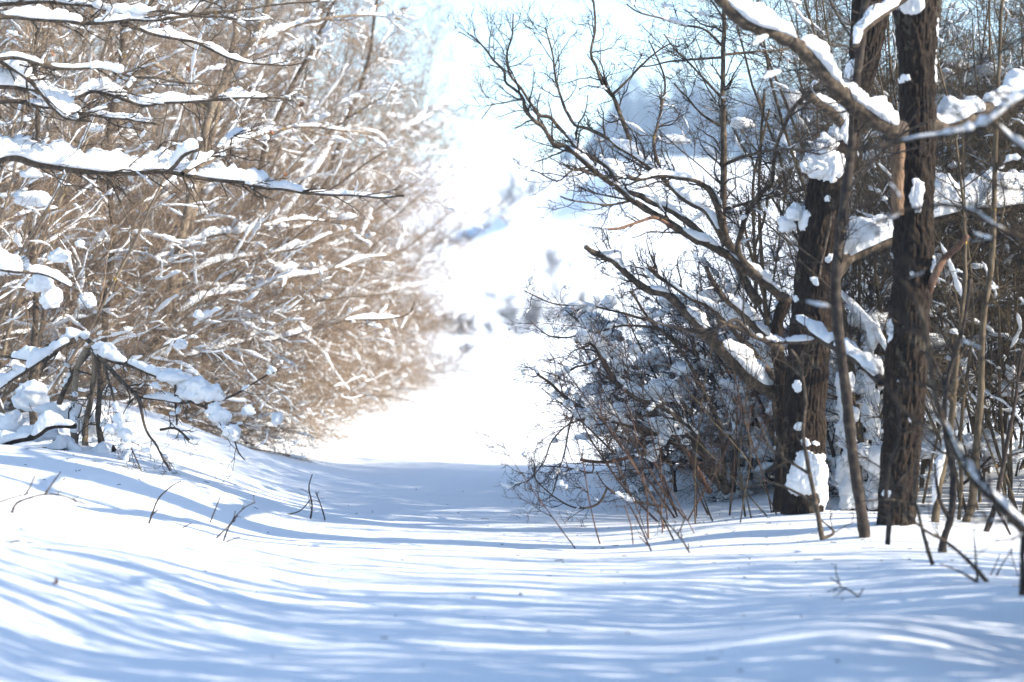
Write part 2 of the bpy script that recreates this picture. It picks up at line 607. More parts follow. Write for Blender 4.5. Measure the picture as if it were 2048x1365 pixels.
# ------------------------------------------------------------------ procedural shrubs
def make_shrub(name, label, cat, loc, nst=9, H=4.0, lean=(0.5, 0, 0), spread=0.5, elev=(0.25, 1.4), rad=0.022, lat=16, tw=8, tl=4,
               mats=(M_TANSTEM, M_TAN), snow=1.0, group=None, base=0.25, latL=0.34, trop=(0, 0, 0.0), droop=0.0, twL=0.42, thin=0.002, sw=(0.030, 0.030),
               bigsnow=0.0, ang=40, kink=0.13, reach=None, flat=1.0):
    """a many stemmed bush built at its own base; lean is the side it reaches for, elev the range of stem steepness (radians)"""
    loc = np.asarray(loc, float)
    root = thing(name, label, cat, loc, group)
    la = math.atan2(lean[1], lean[0])
    ls = math.hypot(lean[0], lean[1])
    az = la + rng.normal(0, 1.0, nst) * spread * 2.0 if ls > 0.05 else rng.uniform(0, 2 * np.pi, nst)
    el = np.linspace(elev[0], elev[1], nst) + rng.normal(0, 0.08, nst)
    d = np.stack([np.cos(el) * np.cos(az), np.cos(el) * np.sin(az), np.sin(el)], -1)
    K = 18
    st = H * rng.uniform(0.75, 1.15, nst) / (K - 1)
    if reach:                                                # boughs hanging over the track get broken short
        st = np.minimum(st, reach * (0.66 + 0.34 * np.sin(el)) * rng.uniform(0.62, 0.9, nst) / np.maximum(np.cos(el) * np.cos(az - la), 0.05) / (K - 1))
    P = np.zeros((nst, K, 3))
    b = rng.normal(0, base, (nst, 2))
    P[:, 0, :2] = b
    bx, by = loc[0] + b[:, 0], loc[1] + b[:, 1]
    P[:, 0, 2] = zg(bx, by) - loc[2] - 0.06
    tp = np.asarray(trop, float)
    for k in range(1, K):
        d = norm(d + tp + rng.normal(size=(nst, 3)) * 0.055)
        nxt = P[:, k - 1] + d * st[:, None]
        g = zg(loc[0] + nxt[:, 0], loc[1] + nxt[:, 1]) - loc[2] + 0.07
        nxt[:, 2] = np.where(k > 2, np.maximum(nxt[:, 2], g), nxt[:, 2])
        P[:, k] = nxt
    R = rad * rng.uniform(0.6, 1.15, nst)[:, None] * np.linspace(1, 0.28, K)[None] ** 0.9
    latd = norm(np.array([lean[0], lean[1], 0.0001])) * 0.05 + np.array([0, 0, -droop])
    P2, R2 = grow(P, R, lat, (0.12, 0.99), H * latL, ang, 9, 0.5, latd, kink * 0.8, rmin=thin * 1.6, flat=flat)
    P3, R3 = grow(P2, R2, tw, (0.1, 1.0), twL, 42, 6, 0.6, latd * 0.7 + np.array([0, 0, 0.02]), kink, rmin=thin * 1.2)
    P4, R4 = grow(P3, R3, tl, (0.15, 1.0), twL * 0.42, 46, 4, 0.7, (0, 0, 0.03), kink * 1.3, rmin=thin)
    if reach:
        q = []
        for p, r in ((P2, R2), (P3, R3), (P4, R4)):
            e = (p[:, :, 0] * math.cos(la) + p[:, :, 1] * math.sin(la)).max(1) < reach * 0.79 + 0.2 * np.clip(p[:, :, 2].max(1), 0, 3.2) + (0.28 + 0.16 * np.clip(p[:, :, 2].max(1) - 1.2, 0, 1.6)) * np.abs(rng.normal(size=len(p)))
            q.append((p[e], r[e]))
        (P2, R2), (P3, R3), (P4, R4) = q
    P, P2, P3, P4 = [p + loc for p in (P, P2, P3, P4)]
    for p in (P2, P3, P4):                                   # keep twigs out of the snow
        if len(p):
            p[..., 2] = np.maximum(p[..., 2], zg(p[..., 0], p[..., 1]) + 0.015)
    for k in range(nst):
        obj('stem', [limb_tube(P[k], R[k], 7, 0.05)], mats[0], root)
    obj('crown', [tubes(P2, R2, 4), tubes(P3, R3, 3), tubes(P4, R4, 3)], mats[1], root, kind='stuff')
    if snow > 0:
        sp = [snow_on(P, R, 2.0 * snow, sw[0] * 1.2, sw[1] * 1.3, 14, 8, (0.1, 0.4), 0.5),
              snow_on(P2, R2, 1.1 * snow, sw[0], sw[1], 13, 6, (0.2, 0.8), 0.45),
              snow_on(P3, R3, 0.3 * snow, sw[0] * 0.55, sw[1] * 0.6, 8, 5, (0.3, 0.95), 0.5)]
        if bigsnow:
            nb = int(bigsnow)
            ii = rng.integers(0, len(P2), nb)
            for k, i in enumerate(ii):
                c = P2[i, rng.integers(3, 8)] + np.array([0, 0, 0.03])
                s = rng.uniform(0.045, 0.12)
                sp.append(lump(c, s * rng.uniform(0.9, 1.7), s, s * rng.uniform(0.55, 0.85), rng.uniform(0, 90), 0.35, 16, 11))
        obj('snow_cover', sp, M_SNOW, root, kind='stuff')
    return root


class Tree:
    def __init__(s, name, label, cat, loc, group=None):
        s.root = thing(name, label, cat, loc, group)
        s.polys = []

    def limb(s, pts, r0, r1, Y0, Y1, m=None, snow=(), S=10, name='limb', keep=True, wob=0.012, dep=0.1, wf=1.25, rough=0.06):
        P, R = trace(pts, r0, r1, Y0, Y1, wob=wob, dep=dep)
        o = obj(name, [limb_tube(P, R, S, rough)], m or M_LIMB, s.root)
        if keep:
            s.polys.append((P, R))
        sp = []
        for (u0, u1, hs) in snow:
            a_, b_ = int(u0 * (len(P) - 1)), max(int(u0 * (len(P) - 1)) + 3, int(u1 * (len(P) - 1)) + 1)
            Q, q = P[a_:b_], R[a_:b_]
            if len(Q) > 2:
                sp.append(snow_cap(Q, q, np.array(hs) / FPX * Y0, wf, seed=rng.uniform(0, 50)))
        for q in sp:
            obj('snow_cover', [q], M_SNOW, o)
        return P, R

    def crown(s, dens=9, L=0.4, m=None, trop=(0, 0, 0.03), tw=5, tl=3, ang=45, kink=0.16, snow=0.0, thin=0.0016, sw=0.014, tr=(0.2, 1.0), l3=0.45, polys=None):
        m = m or M_DARK
        pl = polys or s.polys
        P = np.stack([resample(p[None], r[None], 30)[0][0] for p, r in pl])
        R = np.stack([resample(p[None], r[None], 30)[1][0] for p, r in pl])
        ln = np.linalg.norm(np.diff(P, axis=1), axis=2).sum(1)
        P2, R2 = grow(P, np.minimum(R, 0.014), dens * ln, tr, L, ang, 10, 0.55, trop, kink, by_t=0.35, rmin=thin * 1.7)
        P3, R3 = grow(P2, R2, tw, (0.12, 1), L * l3, 48, 6, 0.65, np.asarray(trop) * 0.8, kink * 1.25, rmin=thin * 1.25)
        P4, R4 = grow(P3, R3, tl, (0.15, 1), L * l3 * 0.38, 50, 4, 0.8, (0, 0, 0.05), kink * 1.3, rmin=thin)
        for p in (P2, P3, P4):
            if len(p):
                p[..., 2] = np.maximum(p[..., 2], zg(p[..., 0], p[..., 1]) + 0.012)
        obj('crown', [tubes(P2, R2, 4), tubes(P3, R3, 3), tubes(P4, R4, 3)], m, s.root, kind='stuff')
        if snow:
            obj('snow_cover', [snow_on(P, R, snow * 2.5, sw * 1.2, sw * 1.3, 14, 8, (0.08, 0.3), 0.5), snow_on(P2, R2, snow, sw, sw, 10, 6, (0.2, 0.6), 0.5),
                               snow_on(P3, R3, snow * 0.25, sw * 0.6, sw * 0.6, 7, 6, (0.3, 0.9), 0.5)], M_SNOW, s.root, kind='stuff')
        return P2, P3

    def lumps(s, rows, name='snow_lump'):
        """rows of (px, py, half width px, half height px, Y)"""
        for (px, py, w, h, Yd) in rows:
            c = at(px, py, Yd)
            obj(name, [lump(c, pw(w, Yd), pw(min(w, h) * 0.9, Yd), pw(h, Yd), rng.uniform(0, 99), 0.33)], M_SNOW, s.root)

    def patches(s, P, R, rows):
        # snow blown onto the bark, hugging the trunk's surface: (px, py, half width px, half height px)
        for (px, py, w, h) in rows:
            Y0 = P[0, 1]
            c = at(px, py, Y0)
            q = plaster(s.bark, P, R, c, pw(w, Y0), pw(h, Y0), rng.uniform(0, 99))
            obj('snow_patch', [q], M_SNOW, s.root)

    def leaves(s, rows):
        for (px, py, size, Yd) in rows:
            obj('dry_leaf', [leaf_mesh(at(px, py, Yd), pw(size, Yd), int(px * 7 + py), 0.9)], M_LEAF, s.root)


def base_at(px, Yd, dz=0.0):
    x = (px - 1024) / FPX * Yd
    return np.array([x, Yd, gz(x, Yd) + dz])


# ================================================================== RIGHT SIDE
# ---- the left one of the two thick trunks
YA = 16.3
t = Tree('oak_tree', 'left of the two thick dark trunks, leaning right with snow banded round its foot', 'tree', base_at(1610, YA))
trk, PA, RA = fat_trunk([(1548, 1668, 1075), (1562, 1652, 1035), (1566, 1648, 980), (1565, 1650, 900), (1568, 1652, 800), (1576, 1660, 700), (1583, 1668, 620),
                         (1592, 1680, 520), (1603, 1692, 440), (1612, 1700, 370), (1640, 1712, 310), (1662, 1722, 260), (1680, 1738, 200), (1694, 1760, 130),
                         (1702, 1774, 50), (1706, 1784, -30), (1712, 1796, -240), (1722, 1810, -520)], YA, seed=3.0)
obj('trunk', [trk], M_TRUNK, t.root)
t.bark = trk
t.limb([(1690, 260), (1665, 225), (1640, 205), (1622, 190)], 13, 9, YA, YA - 0.5, snow=[(0.1, 1, [14, 16, 10])], keep=False)
t.limb([(1655, 560), (1690, 515), (1735, 492), (1790, 470), (1850, 440), (1930, 420), (2010, 415), (2090, 405)], 21, 14, YA + 0.2, YA + 1.3, snow=[(0.1, 0.36, [30, 56, 48, 44]), (0.37, 1, [52, 66, 62, 70, 50])], S=14, wf=1.5, dep=0.03)
t.limb([(1668, 400), (1640, 560)], 3, 2, YA - .2, YA - .5, keep=False)
t.limb([(1745, -60), (1800, -120), (1880, -180), (1960, -220)], 14, 8, YA, YA + 1)
t.limb([(1735, -100), (1690, -160), (1620, -230), (1540, -280)], 14, 7, YA, YA - 0.6)
t.crown(5, 0.55, trop=(0, 0, 0.02), snow=0.3)
t.lumps([(1638, 335, 32, 30, YA - 0.08), (1652, 300, 26, 28, YA - 0.08), (1676, 270, 18, 22, YA - 0.06), (1590, 428, 14, 22, YA - 0.02), (1574, 450, 16, 18, YA)], 'snow_patch')
t.patches(PA, RA, [(1660, 330, 30, 34), (1690, 262, 16, 30), (1600, 435, 16, 26), (1610, 940, 40, 40), (1645, 985, 18, 36), (1585, 968, 14, 16), (1632, 915, 20, 12),
         (1655, 518, 11, 10), (1590, 772, 9, 10), (1593, 852, 10, 8), (1606, 882, 12, 9), (1626, 885, 9, 6), (1624, 566, 12, 13), (1590, 600, 6, 9), (1700, 150, 10, 34), (1682, 225, 12, 24), (1585, 1035, 6, 5), (1650, 400, 8, 6)])

# ---- the right one
YB = 15.2
t = Tree('oak_tree', 'right of the two thick dark trunks, upright, a pale broken limb down its front', 'tree', base_at(1793, YB))
trk, PB, RB = fat_trunk([(1742, 1846, 1095), (1755, 1830, 1062), (1758, 1833, 1000), (1764, 1842, 900), (1770, 1852, 800), (1775, 1858, 700), (1783, 1864, 600), (1787, 1868, 500),
                         (1788, 1868, 400), (1796, 1872, 300), (1800, 1871, 210), (1794, 1873, 120), (1788, 1877, 60), (1783, 1886, 0), (1780, 1896, -60), (1782, 1900, -260), (1786, 1896, -560)], YB, seed=21.0)
obj('trunk', [trk], M_TRUNK, t.root)
t.bark = trk
t.limb([(1806, 262), (1785, 258), (1755, 243), (1722, 222), (1698, 203), (1672, 176), (1645, 146), (1622, 118), (1600, 95), (1570, 76), (1535, 62), (1500, 50), (1475, 35), (1450, 10), (1425, -22), (1395, -60)],
       19, 10, YB - 0.25, YB - 1.5, snow=[(0.04, 0.28, [30, 40, 34, 28]), (0.285, 0.53, [26, 30, 26, 30]), (0.535, 0.93, [26, 34, 40, 34, 16])], S=16, wf=1.15, dep=0.02, wob=0.004, rough=0.1)
t.limb([(1802, 255), (1797, 300), (1797, 350), (1795, 400), (1793, 432)], 14, 11, YB - 0.24, YB - 0.2, m=M_BARE, keep=False, S=14, dep=0.0, rough=0.12, name='broken_limb')
t.limb([(1850, 250), (1880, 255), (1920, 238), (1970, 220), (2020, 205), (2090, 180)], 22, 14, YB, YB + 0.6, snow=[(0.1, 0.5, [28, 36, 30]), (0.52, 1, [34, 46, 30])], S=14, wf=1.35, dep=0.02)
t.limb([(1848, 600), (1866, 560), (1880, 535), (1905, 505), (1935, 470)], 9, 6, YB, YB - 0.2, m=M_RED, keep=False)
t.limb([(1762, 10), (1788, -20), (1740, 45), (1722, 72), (1708, 98)], 9, 9, YB - 0.2, YB - 0.4, keep=False, snow=[(0.2, 1, [14, 18, 12])]) if False else None
t.limb([(1812, -10), (1790, 8), (1762, 30), (1738, 50), (1720, 70), (1709, 96)], 12, 7, YB - 0.2, YB - 0.5, keep=False, snow=[(0.1, 1, [14, 20, 18, 12])])
t.limb([(1845, -40), (1900, -130), (1980, -200), (2080, -260)], 18, 9, YB, YB + 0.5)
t.limb([(1835, -90), (1780, -200), (1700, -300), (1600, -380)], 18, 9, YB, YB - 0.9)
t.crown(5, 0.6, trop=(0, 0, 0.02), snow=0.25)
t.patches(PB, RB, [(1828, 388, 14, 36), (1820, 16, 25, 24), (1866, 540, 11, 24), (1818, 548, 5, 5), (1778, 665, 7, 26), (1805, 160, 13, 9), (1869, 150, 4, 40), (1770, 985, 8, 12), (1872, 60, 4, 20), (1790, 760, 4, 4)])

# ---- dead bough propped between the two trunks
t = Tree('fallen_bough', 'snow topped dead bough slanting between the two thick trunks', 'branch', at(1762, 760, 15.0))
t.limb([(1765, 765), (1735, 735), (1700, 708), (1660, 685), (1620, 660), (1588, 638)], 12, 9, 15.0, 15.6, m=M_DARK, snow=[(0.08, 0.6, [14, 26, 22, 28, 20]), (0.58, 1, [22, 18, 24, 14, 10])], dep=0.02)
t.limb([(1628, 681), (1590, 684), (1545, 682), (1500, 668), (1470, 655), (1440, 640)], 6, 4, 15.45, 15.2, m=M_LIMB, snow=[(0.0, 0.3, [6, 12, 10]), (0.32, 0.5, [5, 9, 6])], dep=0.02)
t.limb([(1500, 668), (1470, 640), (1440, 655), (1400, 660), (1350, 655), (1290, 640)], 4, 2, 15.2, 14.9, m=M_DARK)
t.crown(5, 0.35, snow=0.2)

# ---- thin sapling in front of the gap
t = Tree('sapling', 'slim smooth grey sapling curving up between the two thick trunks', 'tree', base_at(1730, 14.8))
t.limb([(1733, 1110), (1728, 1060), (1716, 980), (1703, 890), (1694, 800), (1684, 720), (1675, 640), (1672, 560), (1680, 470), (1692, 380), (1702, 300), (1708, 220), (1718, 120), (1730, 20), (1740, -80), (1752, -260)], 12, 8, 14.8, 14.8, m=M_DARK, S=14, dep=0.0, wob=0.004, rough=0.03, name='trunk')
t.limb([(1690, 390), (1740, 330), (1800, 270), (1860, 240)], 4, 2, 14.8, 14.3)
t.limb([(1720, 100), (1680, 40), (1640, -30)], 4, 2, 14.8, 15.1)
t.limb([(1745, -120), (1800, -220), (1840, -320)], 6, 3, 14.8, 14.5)
t.crown(6, 0.45, tr=(0.35, 1))

# ---- the spreading tree left of the trunks, its limbs reaching out over the path
YC = 16.9
t = Tree('spreading_tree', 'dark bare tree fanning long crooked limbs out over the path, left of the thick trunks', 'tree', base_at(1562, YC))
sn = lambda *a: list(a)
t.limb([(1560, 1045), (1562, 960), (1566, 860), (1562, 760), (1554, 690), (1562, 630), (1575, 600)], 15, 12, YC, YC, m=M_TRUNK, S=14, keep=False, dep=0.0, name='trunk')
t.limb([(1576, 605), (1520, 558), (1476, 526), (1417, 488), (1388, 479), (1341, 449), (1308, 429), (1264, 400), (1240, 379), (1205, 356), (1182, 335), (1158, 314), (1129, 292), (1108, 290), (1088, 258), (1073, 246), (1052, 217), (1047, 196), (1014, 167), (1010, 141), (985, 118), (970, 97), (941, 70)],
       11, 1.6, YC, YC - 1.0, snow=[(0.02, 0.2, [9, 13, 12, 10]), (0.21, 0.32, [8, 12, 8]), (0.42, 0.52, [5, 7, 5]), (0.55, 0.64, [5, 6, 4])])
t.limb([(1417, 485), (1388, 455), (1344, 423), (1300, 403), (1281, 392), (1246, 381), (1231, 357), (1211, 331), (1181, 314), (1152, 290), (1123, 261), (1102, 234), (1079, 229), (1058, 202), (1041, 176), (1017, 147), (1016, 110), (1026, 73), (1028, 26)],
       8, 1.5, YC - 0.3, YC - 0.5, snow=[(0.34, 0.44, [16, 22, 6]), (0.1, 0.25, [6, 9, 7]), (0.46, 0.56, [4, 6, 4])])
t.limb([(1558, 792), (1497, 754), (1453, 710), (1409, 666), (1397, 652), (1364, 616), (1335, 590), (1300, 581), (1273, 564), (1229, 526), (1202, 514), (1173, 490)],
       16, 5, YC + 0.1, YC - 0.4, snow=[(0.05, 0.32, [18, 30, 28, 20]), (0.38, 0.55, [8, 16, 10]), (0.6, 0.72, [6, 9, 5]), (0.82, 0.96, [9, 15, 6])], S=12)
t.limb([(1552, 765), (1500, 700), (1450, 640), (1417, 611), (1382, 596), (1344, 570), (1318, 555), (1300, 537)], 9, 4, YC + 0.3, YC + 0.6, snow=[(0.3, 0.9, [7, 12, 9, 6])])
t.limb([(1560, 700), (1523, 669), (1488, 634), (1447, 593), (1429, 567), (1414, 534)], 11, 4, YC - 0.2, YC - 0.8, snow=[(0.1, 0.35, [9, 14, 6]), (0.38, 0.7, [10, 18, 14])])
t.limb([(1520, 610), (1490, 564), (1467, 502), (1452, 476), (1446, 440), (1447, 403), (1447, 300), (1446, 200), (1447, 110), (1448, 20), (1452, -80)], 10, 3, YC, YC - 0.1, m=M_LIMB, wob=0.006)
t.limb([(1520, 558), (1482, 515), (1476, 488), (1485, 458), (1494, 426), (1517, 394), (1543, 367), (1547, 330), (1552, 290), (1575, 240), (1610, 190)], 7, 3, YC - 0.2, YC - 0.6)
t.limb([(1452, 476), (1428, 395), (1405, 372), (1376, 357), (1317, 354), (1273, 360), (1256, 354)], 8, 4, YC, YC - 0.7, m=M_LIMB, snow=[(0.45, 0.95, [8, 12, 12, 5]), (0.15, 0.4, [5, 8, 5])])
t.limb([(1452, 490), (1417, 428), (1385, 408), (1359, 391), (1305, 337), (1273, 316), (1238, 296), (1215, 278), (1172, 258), (1149, 252), (1134, 228), (1128, 217), (1111, 164), (1102, 108), (1088, 59)], 8, 1.5, YC, YC + 0.5,
       snow=[(0.05, 0.3, [14, 24, 18]), (0.33, 0.55, [10, 18, 12])])
t.limb([(1300, 337), (1269, 305), (1257, 275), (1240, 226), (1225, 190), (1205, 167), (1193, 132), (1184, 108), (1188, 60), (1187, 23), (1180, -30)], 6, 1.5, YC + 0.4, YC + 0.9)
t.limb([(1225, 190), (1252, 164), (1281, 132), (1305, 108), (1340, 90)], 3, 1.4, YC + 0.6, YC + 1.0)
t.limb([(1320, 340), (1308, 290), (1318, 240), (1330, 180), (1322, 130), (1300, 80)], 4, 1.4, YC + 0.3, YC + 1.0)
t.limb([(1193, 352), (1150, 340), (1120, 362), (1100, 358), (1076, 345), (1060, 342)], 2.6, 1.2, YC - 0.6, YC - 1.0, wob=0.004)
t.limb([(1262, 402), (1220, 410), (1180, 406), (1140, 400), (1122, 393)], 2.6, 1.4, YC - 0.4, YC - 1.0, wob=0.004)
t.limb([(1258, 400), (1215, 392), (1180, 384), (1155, 373)], 2.4, 1.3, YC - 0.4, YC - 0.3, wob=0.004)
t.limb([(1047, 200), (1025, 202), (1005, 207), (985, 210), (973, 225), (963, 238)], 1.8, 1.1, YC - 0.9, YC - 1.2, wob=0.004)
t.limb([(1345, 452), (1310, 436), (1290, 440), (1262, 448), (1240, 456), (1217, 458)], 4, 2.5, YC - 0.4, YC - 0.9, m=M_RED, wob=0.006)
t.limb([(1447, 95), (1410, 60), (1370, 50), (1320, 38), (1280, 28), (1255, 12)], 3, 1.4, YC, YC - 0.5, m=M_LIMB)
t.limb([(1446, 115), (1400, 118), (1340, 125), (1310, 132), (1280, 135)], 3, 1.3, YC, YC + 0.6, m=M_LIMB)
t.limb([(1447, 200), (1400, 150), (1360, 110), (1330, 70)], 3, 1.4, YC, YC + 0.4, m=M_LIMB)
t.limb([(1447, 110), (1500, 105), (1560, 100), (1610, 96)], 3, 1.6, YC, YC + 0.7, m=M_LIMB)
t.limb([(1446, 255), (1400, 225), (1370, 190), (1350, 165)], 3, 1.3, YC, YC - 0.5, m=M_LIMB)
t.limb([(1447, 330), (1500, 310), (1560, 300), (1640, 310)], 4, 2, YC, YC - 1.2, m=M_LIMB)
t.limb([(1447, 420), (1510, 402), (1570, 390), (1610, 380)], 4, 2, YC, YC - 0.4, m=M_LIMB)
MAIN = t.polys
t.crown(10, 0.40, trop=(-0.02, 0, 0.06), tw=6, tl=3, kink=0.2, snow=0.1, tr=(0.22, 1.0), thin=0.0017)

# ---- low fan of boughs over the path below it
YD = 18.2
t = Tree('leaning_shrub', 'low dark shrub with broken boughs fanning left over the path and hanging twigs', 'shrub', base_at(1440, YD))
t.limb([(1455, 985), (1400, 930), (1340, 880), (1293, 860), (1249, 848), (1199, 833), (1161, 816), (1126, 792), (1103, 769), (1073, 748), (1067, 734)], 9, 2.2, YD, YD - 0.6, snow=[(0.25, 0.45, [9, 14, 6]), (0.5, 0.66, [8, 26, 16])])
t.limb([(1460, 985), (1400, 900), (1350, 855), (1311, 828), (1293, 807), (1264, 787), (1240, 766), (1220, 743), (1202, 716), (1182, 684), (1152, 682)], 11, 4, YD + 0.3, YD + 0.1, snow=[(0.3, 0.52, [10, 18, 14]), (0.58, 0.75, [14, 22, 9]), (0.84, 0.98, [12, 22, 10])])
t.limb([(1440, 980), (1400, 880), (1322, 813), (1278, 801), (1249, 781), (1217, 760), (1188, 737)], 5, 2, YD - 0.4, YD - 0.9, m=M_LIMB)
t.limb([(1420, 985), (1352, 874), (1319, 895), (1264, 912), (1217, 924), (1182, 924), (1161, 920)], 6, 3, YD - 0.2, YD - 1.0, m=M_RED, snow=[(0.38, 0.6, [9, 15, 10])])
t.limb([(1450, 985), (1440, 860), (1400, 770), (1360, 700), (1300, 640), (1262, 585)], 6, 2, YD, YD - 0.8, m=M_LIMB)
t.limb([(1465, 985), (1470, 860), (1440, 780), (1400, 720), (1330, 668), (1280, 650), (1230, 655), (1190, 668)], 7, 2, YD + 0.4, YD + 0.8, snow=[(0.2, 0.6, [12, 18, 14, 10])])
t.limb([(1200, 717), (1175, 730), (1150, 735), (1120, 752), (1085, 743)], 2.6, 1.2, YD, YD - 0.3)
t.limb([(1182, 684), (1160, 672), (1130, 676), (1098, 672), (1075, 655), (1060, 640)], 2, 1, YD, YD + 0.2)
t.limb([(1290, 640), (1240, 625), (1180, 612), (1120, 612), (1080, 598), (1050, 582)], 3, 1.1, YD + 0.5, YD - 0.2)
t.limb([(1150, 820), (1140, 850), (1130, 900), (1120, 940), (1108, 985), (1094, 998)], 2.2, 1, YD - 0.4, YD - 0.6)
t.limb([(1190, 835), (1140, 848), (1105, 880), (1090, 920), (1062, 955), (1052, 965)], 2, 1, YD - 0.3, YD - 0.9)
t.limb([(1190, 945), (1210, 975), (1255, 1000), (1300, 1010), (1330, 1014)][::-1], 3, 1.2, YD - 1.2, YD - 1.4)
t.limb([(1185, 925), (1185, 945), (1140, 938), (1085, 930)], 2, 1, YD - 1.0, YD - 1.1)
t.limb([(1215, 975), (1200, 1005), (1175, 1016), (1140, 1012), (1100, 985), (1070, 955), (1072, 930)], 2.4, 1.1, YD - 1.2, YD - 1.4)
t.crown(13, 0.34, trop=(-0.03, 0, -0.015), tw=6, tl=3, kink=0.2, snow=0.25, sw=0.02, thin=0.0016)
t.lumps([(1205, 822, 26, 17, YD - 0.5), (1172, 828, 22, 14, YD - 0.5), (1180, 846, 10, 11, YD - 0.55), (1112, 790, 9, 9, YD - 0.5), (1170, 795, 7, 9, YD - 0.5), (1325, 848, 32, 17, YD - 0.3), (1305, 912, 11, 15, YD - 0.8),
         (1240, 822, 22, 14, YD), (1268, 812, 20, 13, YD + 0.2), (1165, 676, 16, 14, YD), (1218, 608, 15, 14, YD + 0.6), (1230, 700, 20, 17, YD + 0.2), (1240, 730, 22, 16, YD + 0.2), (1270, 700, 12, 12, YD + 0.2), (1215, 780, 14, 9, YD)])

# ---- brush heap behind it
make_shrub('brush_heap', 'low dense heap of dark brush under thick snow lumps, left of the thick trunks', 'shrub', base_at(1480, 19.8), nst=26, H=1.75, lean=(-0.8, -0.1), spread=0.55,
           elev=(0.02, 1.25), rad=0.018, lat=14, tw=8, tl=3, mats=(M_DARK, M_DARK), snow=0.7, base=0.42, latL=0.34, twL=0.34, bigsnow=110, sw=(0.034, 0.036), ang=48, kink=0.2, reach=1.12)
make_shrub('brush_heap', 'dark tangled brush with snow lumps just behind the foot of the left thick trunk', 'shrub', base_at(1600, 20.6), nst=20, H=1.9, lean=(-0.3, 0.1), spread=0.9,
           elev=(0.1, 1.4), rad=0.018, lat=14, tw=7, tl=3, mats=(M_DARK, M_DARK), snow=0.6, base=0.5, latL=0.32, twL=0.34, bigsnow=70, sw=(0.035, 0.035), ang=48, kink=0.2)
make_shrub('brush_heap', 'snow loaded brush filling the gap between the two thick trunks', 'shrub', base_at(1715, 18.6), nst=16, H=1.7, lean=(0.1, 0.3), spread=0.9,
           elev=(0.5, 1.5), rad=0.016, lat=12, tw=6, tl=3, mats=(M_DARK, M_DARK), snow=0.9, base=0.35, latL=0.3, twL=0.3, bigsnow=60, sw=(0.045, 0.05), ang=48, kink=0.2)

# ---- snow plastered stumps in the gap
for (px, py0, Yd, ww, h, lab) in [(1692, 1010, 17.4, 20, 250, 'tall snow plastered stump standing right beside the left thick trunk'), (1745, 1000, 17.8, 16, 330, 'narrow snow plastered stump just left of the right thick trunk'),
                                  (1668, 900, 18.6, 17, 170, 'short snow plastered stump half hidden by the left thick trunk')]:
    t = Tree('snowy_stump', lab, 'stump', base_at(px, Yd))
    t.limb([(px + 6, py0 + 40), (px, py0 - h * 0.5), (px + 4, py0 - h)], ww * 0.7, ww * 0.5, Yd, Yd, m=M_TRUNK, S=12, dep=0, keep=False, name='trunk')
    for k in range(11):
        yy = py0 - h * (k + 0.3) / 10.5
        t.lumps([(px + rng.uniform(-7, 7), yy, ww * rng.uniform(0.6, 1.15), h / rng.uniform(9, 14), Yd - rng.uniform(0, 0.06))], 'snow_patch')

# ---- thin brown stems rising in front of the heap
make_shrub('stem_shrub', 'thin red brown stems rising from the snow in front of the brush heap', 'shrub', base_at(1392, 17.3), nst=11, H=1.75, lean=(-0.55, -0.05), spread=0.5, elev=(0.7, 1.5), rad=0.008,
           lat=9, tw=4, tl=2, mats=(M_RED, M_RED), snow=0.0, base=0.28, latL=0.3, twL=0.26, sw=(0.012, 0.012), kink=0.17)
make_shrub('stem_shrub', 'low thin dark stems leaning left at the path edge before the brush', 'shrub', base_at(1335, 15.9), nst=8, H=1.15, lean=(-0.7, 0), spread=0.4, elev=(0.8, 1.4), rad=0.006,
           lat=7, tw=4, tl=2, mats=(M_RED, M_DARK), snow=0.0, base=0.22, latL=0.3, twL=0.2, kink=0.2)
make_shrub('stem_shrub', 'sparse grey stems in the snow just left of the left thick trunk', 'shrub', base_at(1500, 16.4), nst=7, H=1.7, lean=(-0.4, 0), spread=0.5, elev=(0.8, 1.5), rad=0.007,
           lat=8, tw=4, tl=2, mats=(M_OLIVE, M_DARK), snow=0.0, base=0.16, latL=0.3, twL=0.24, sw=(0.01, 0.01), kink=0.18)

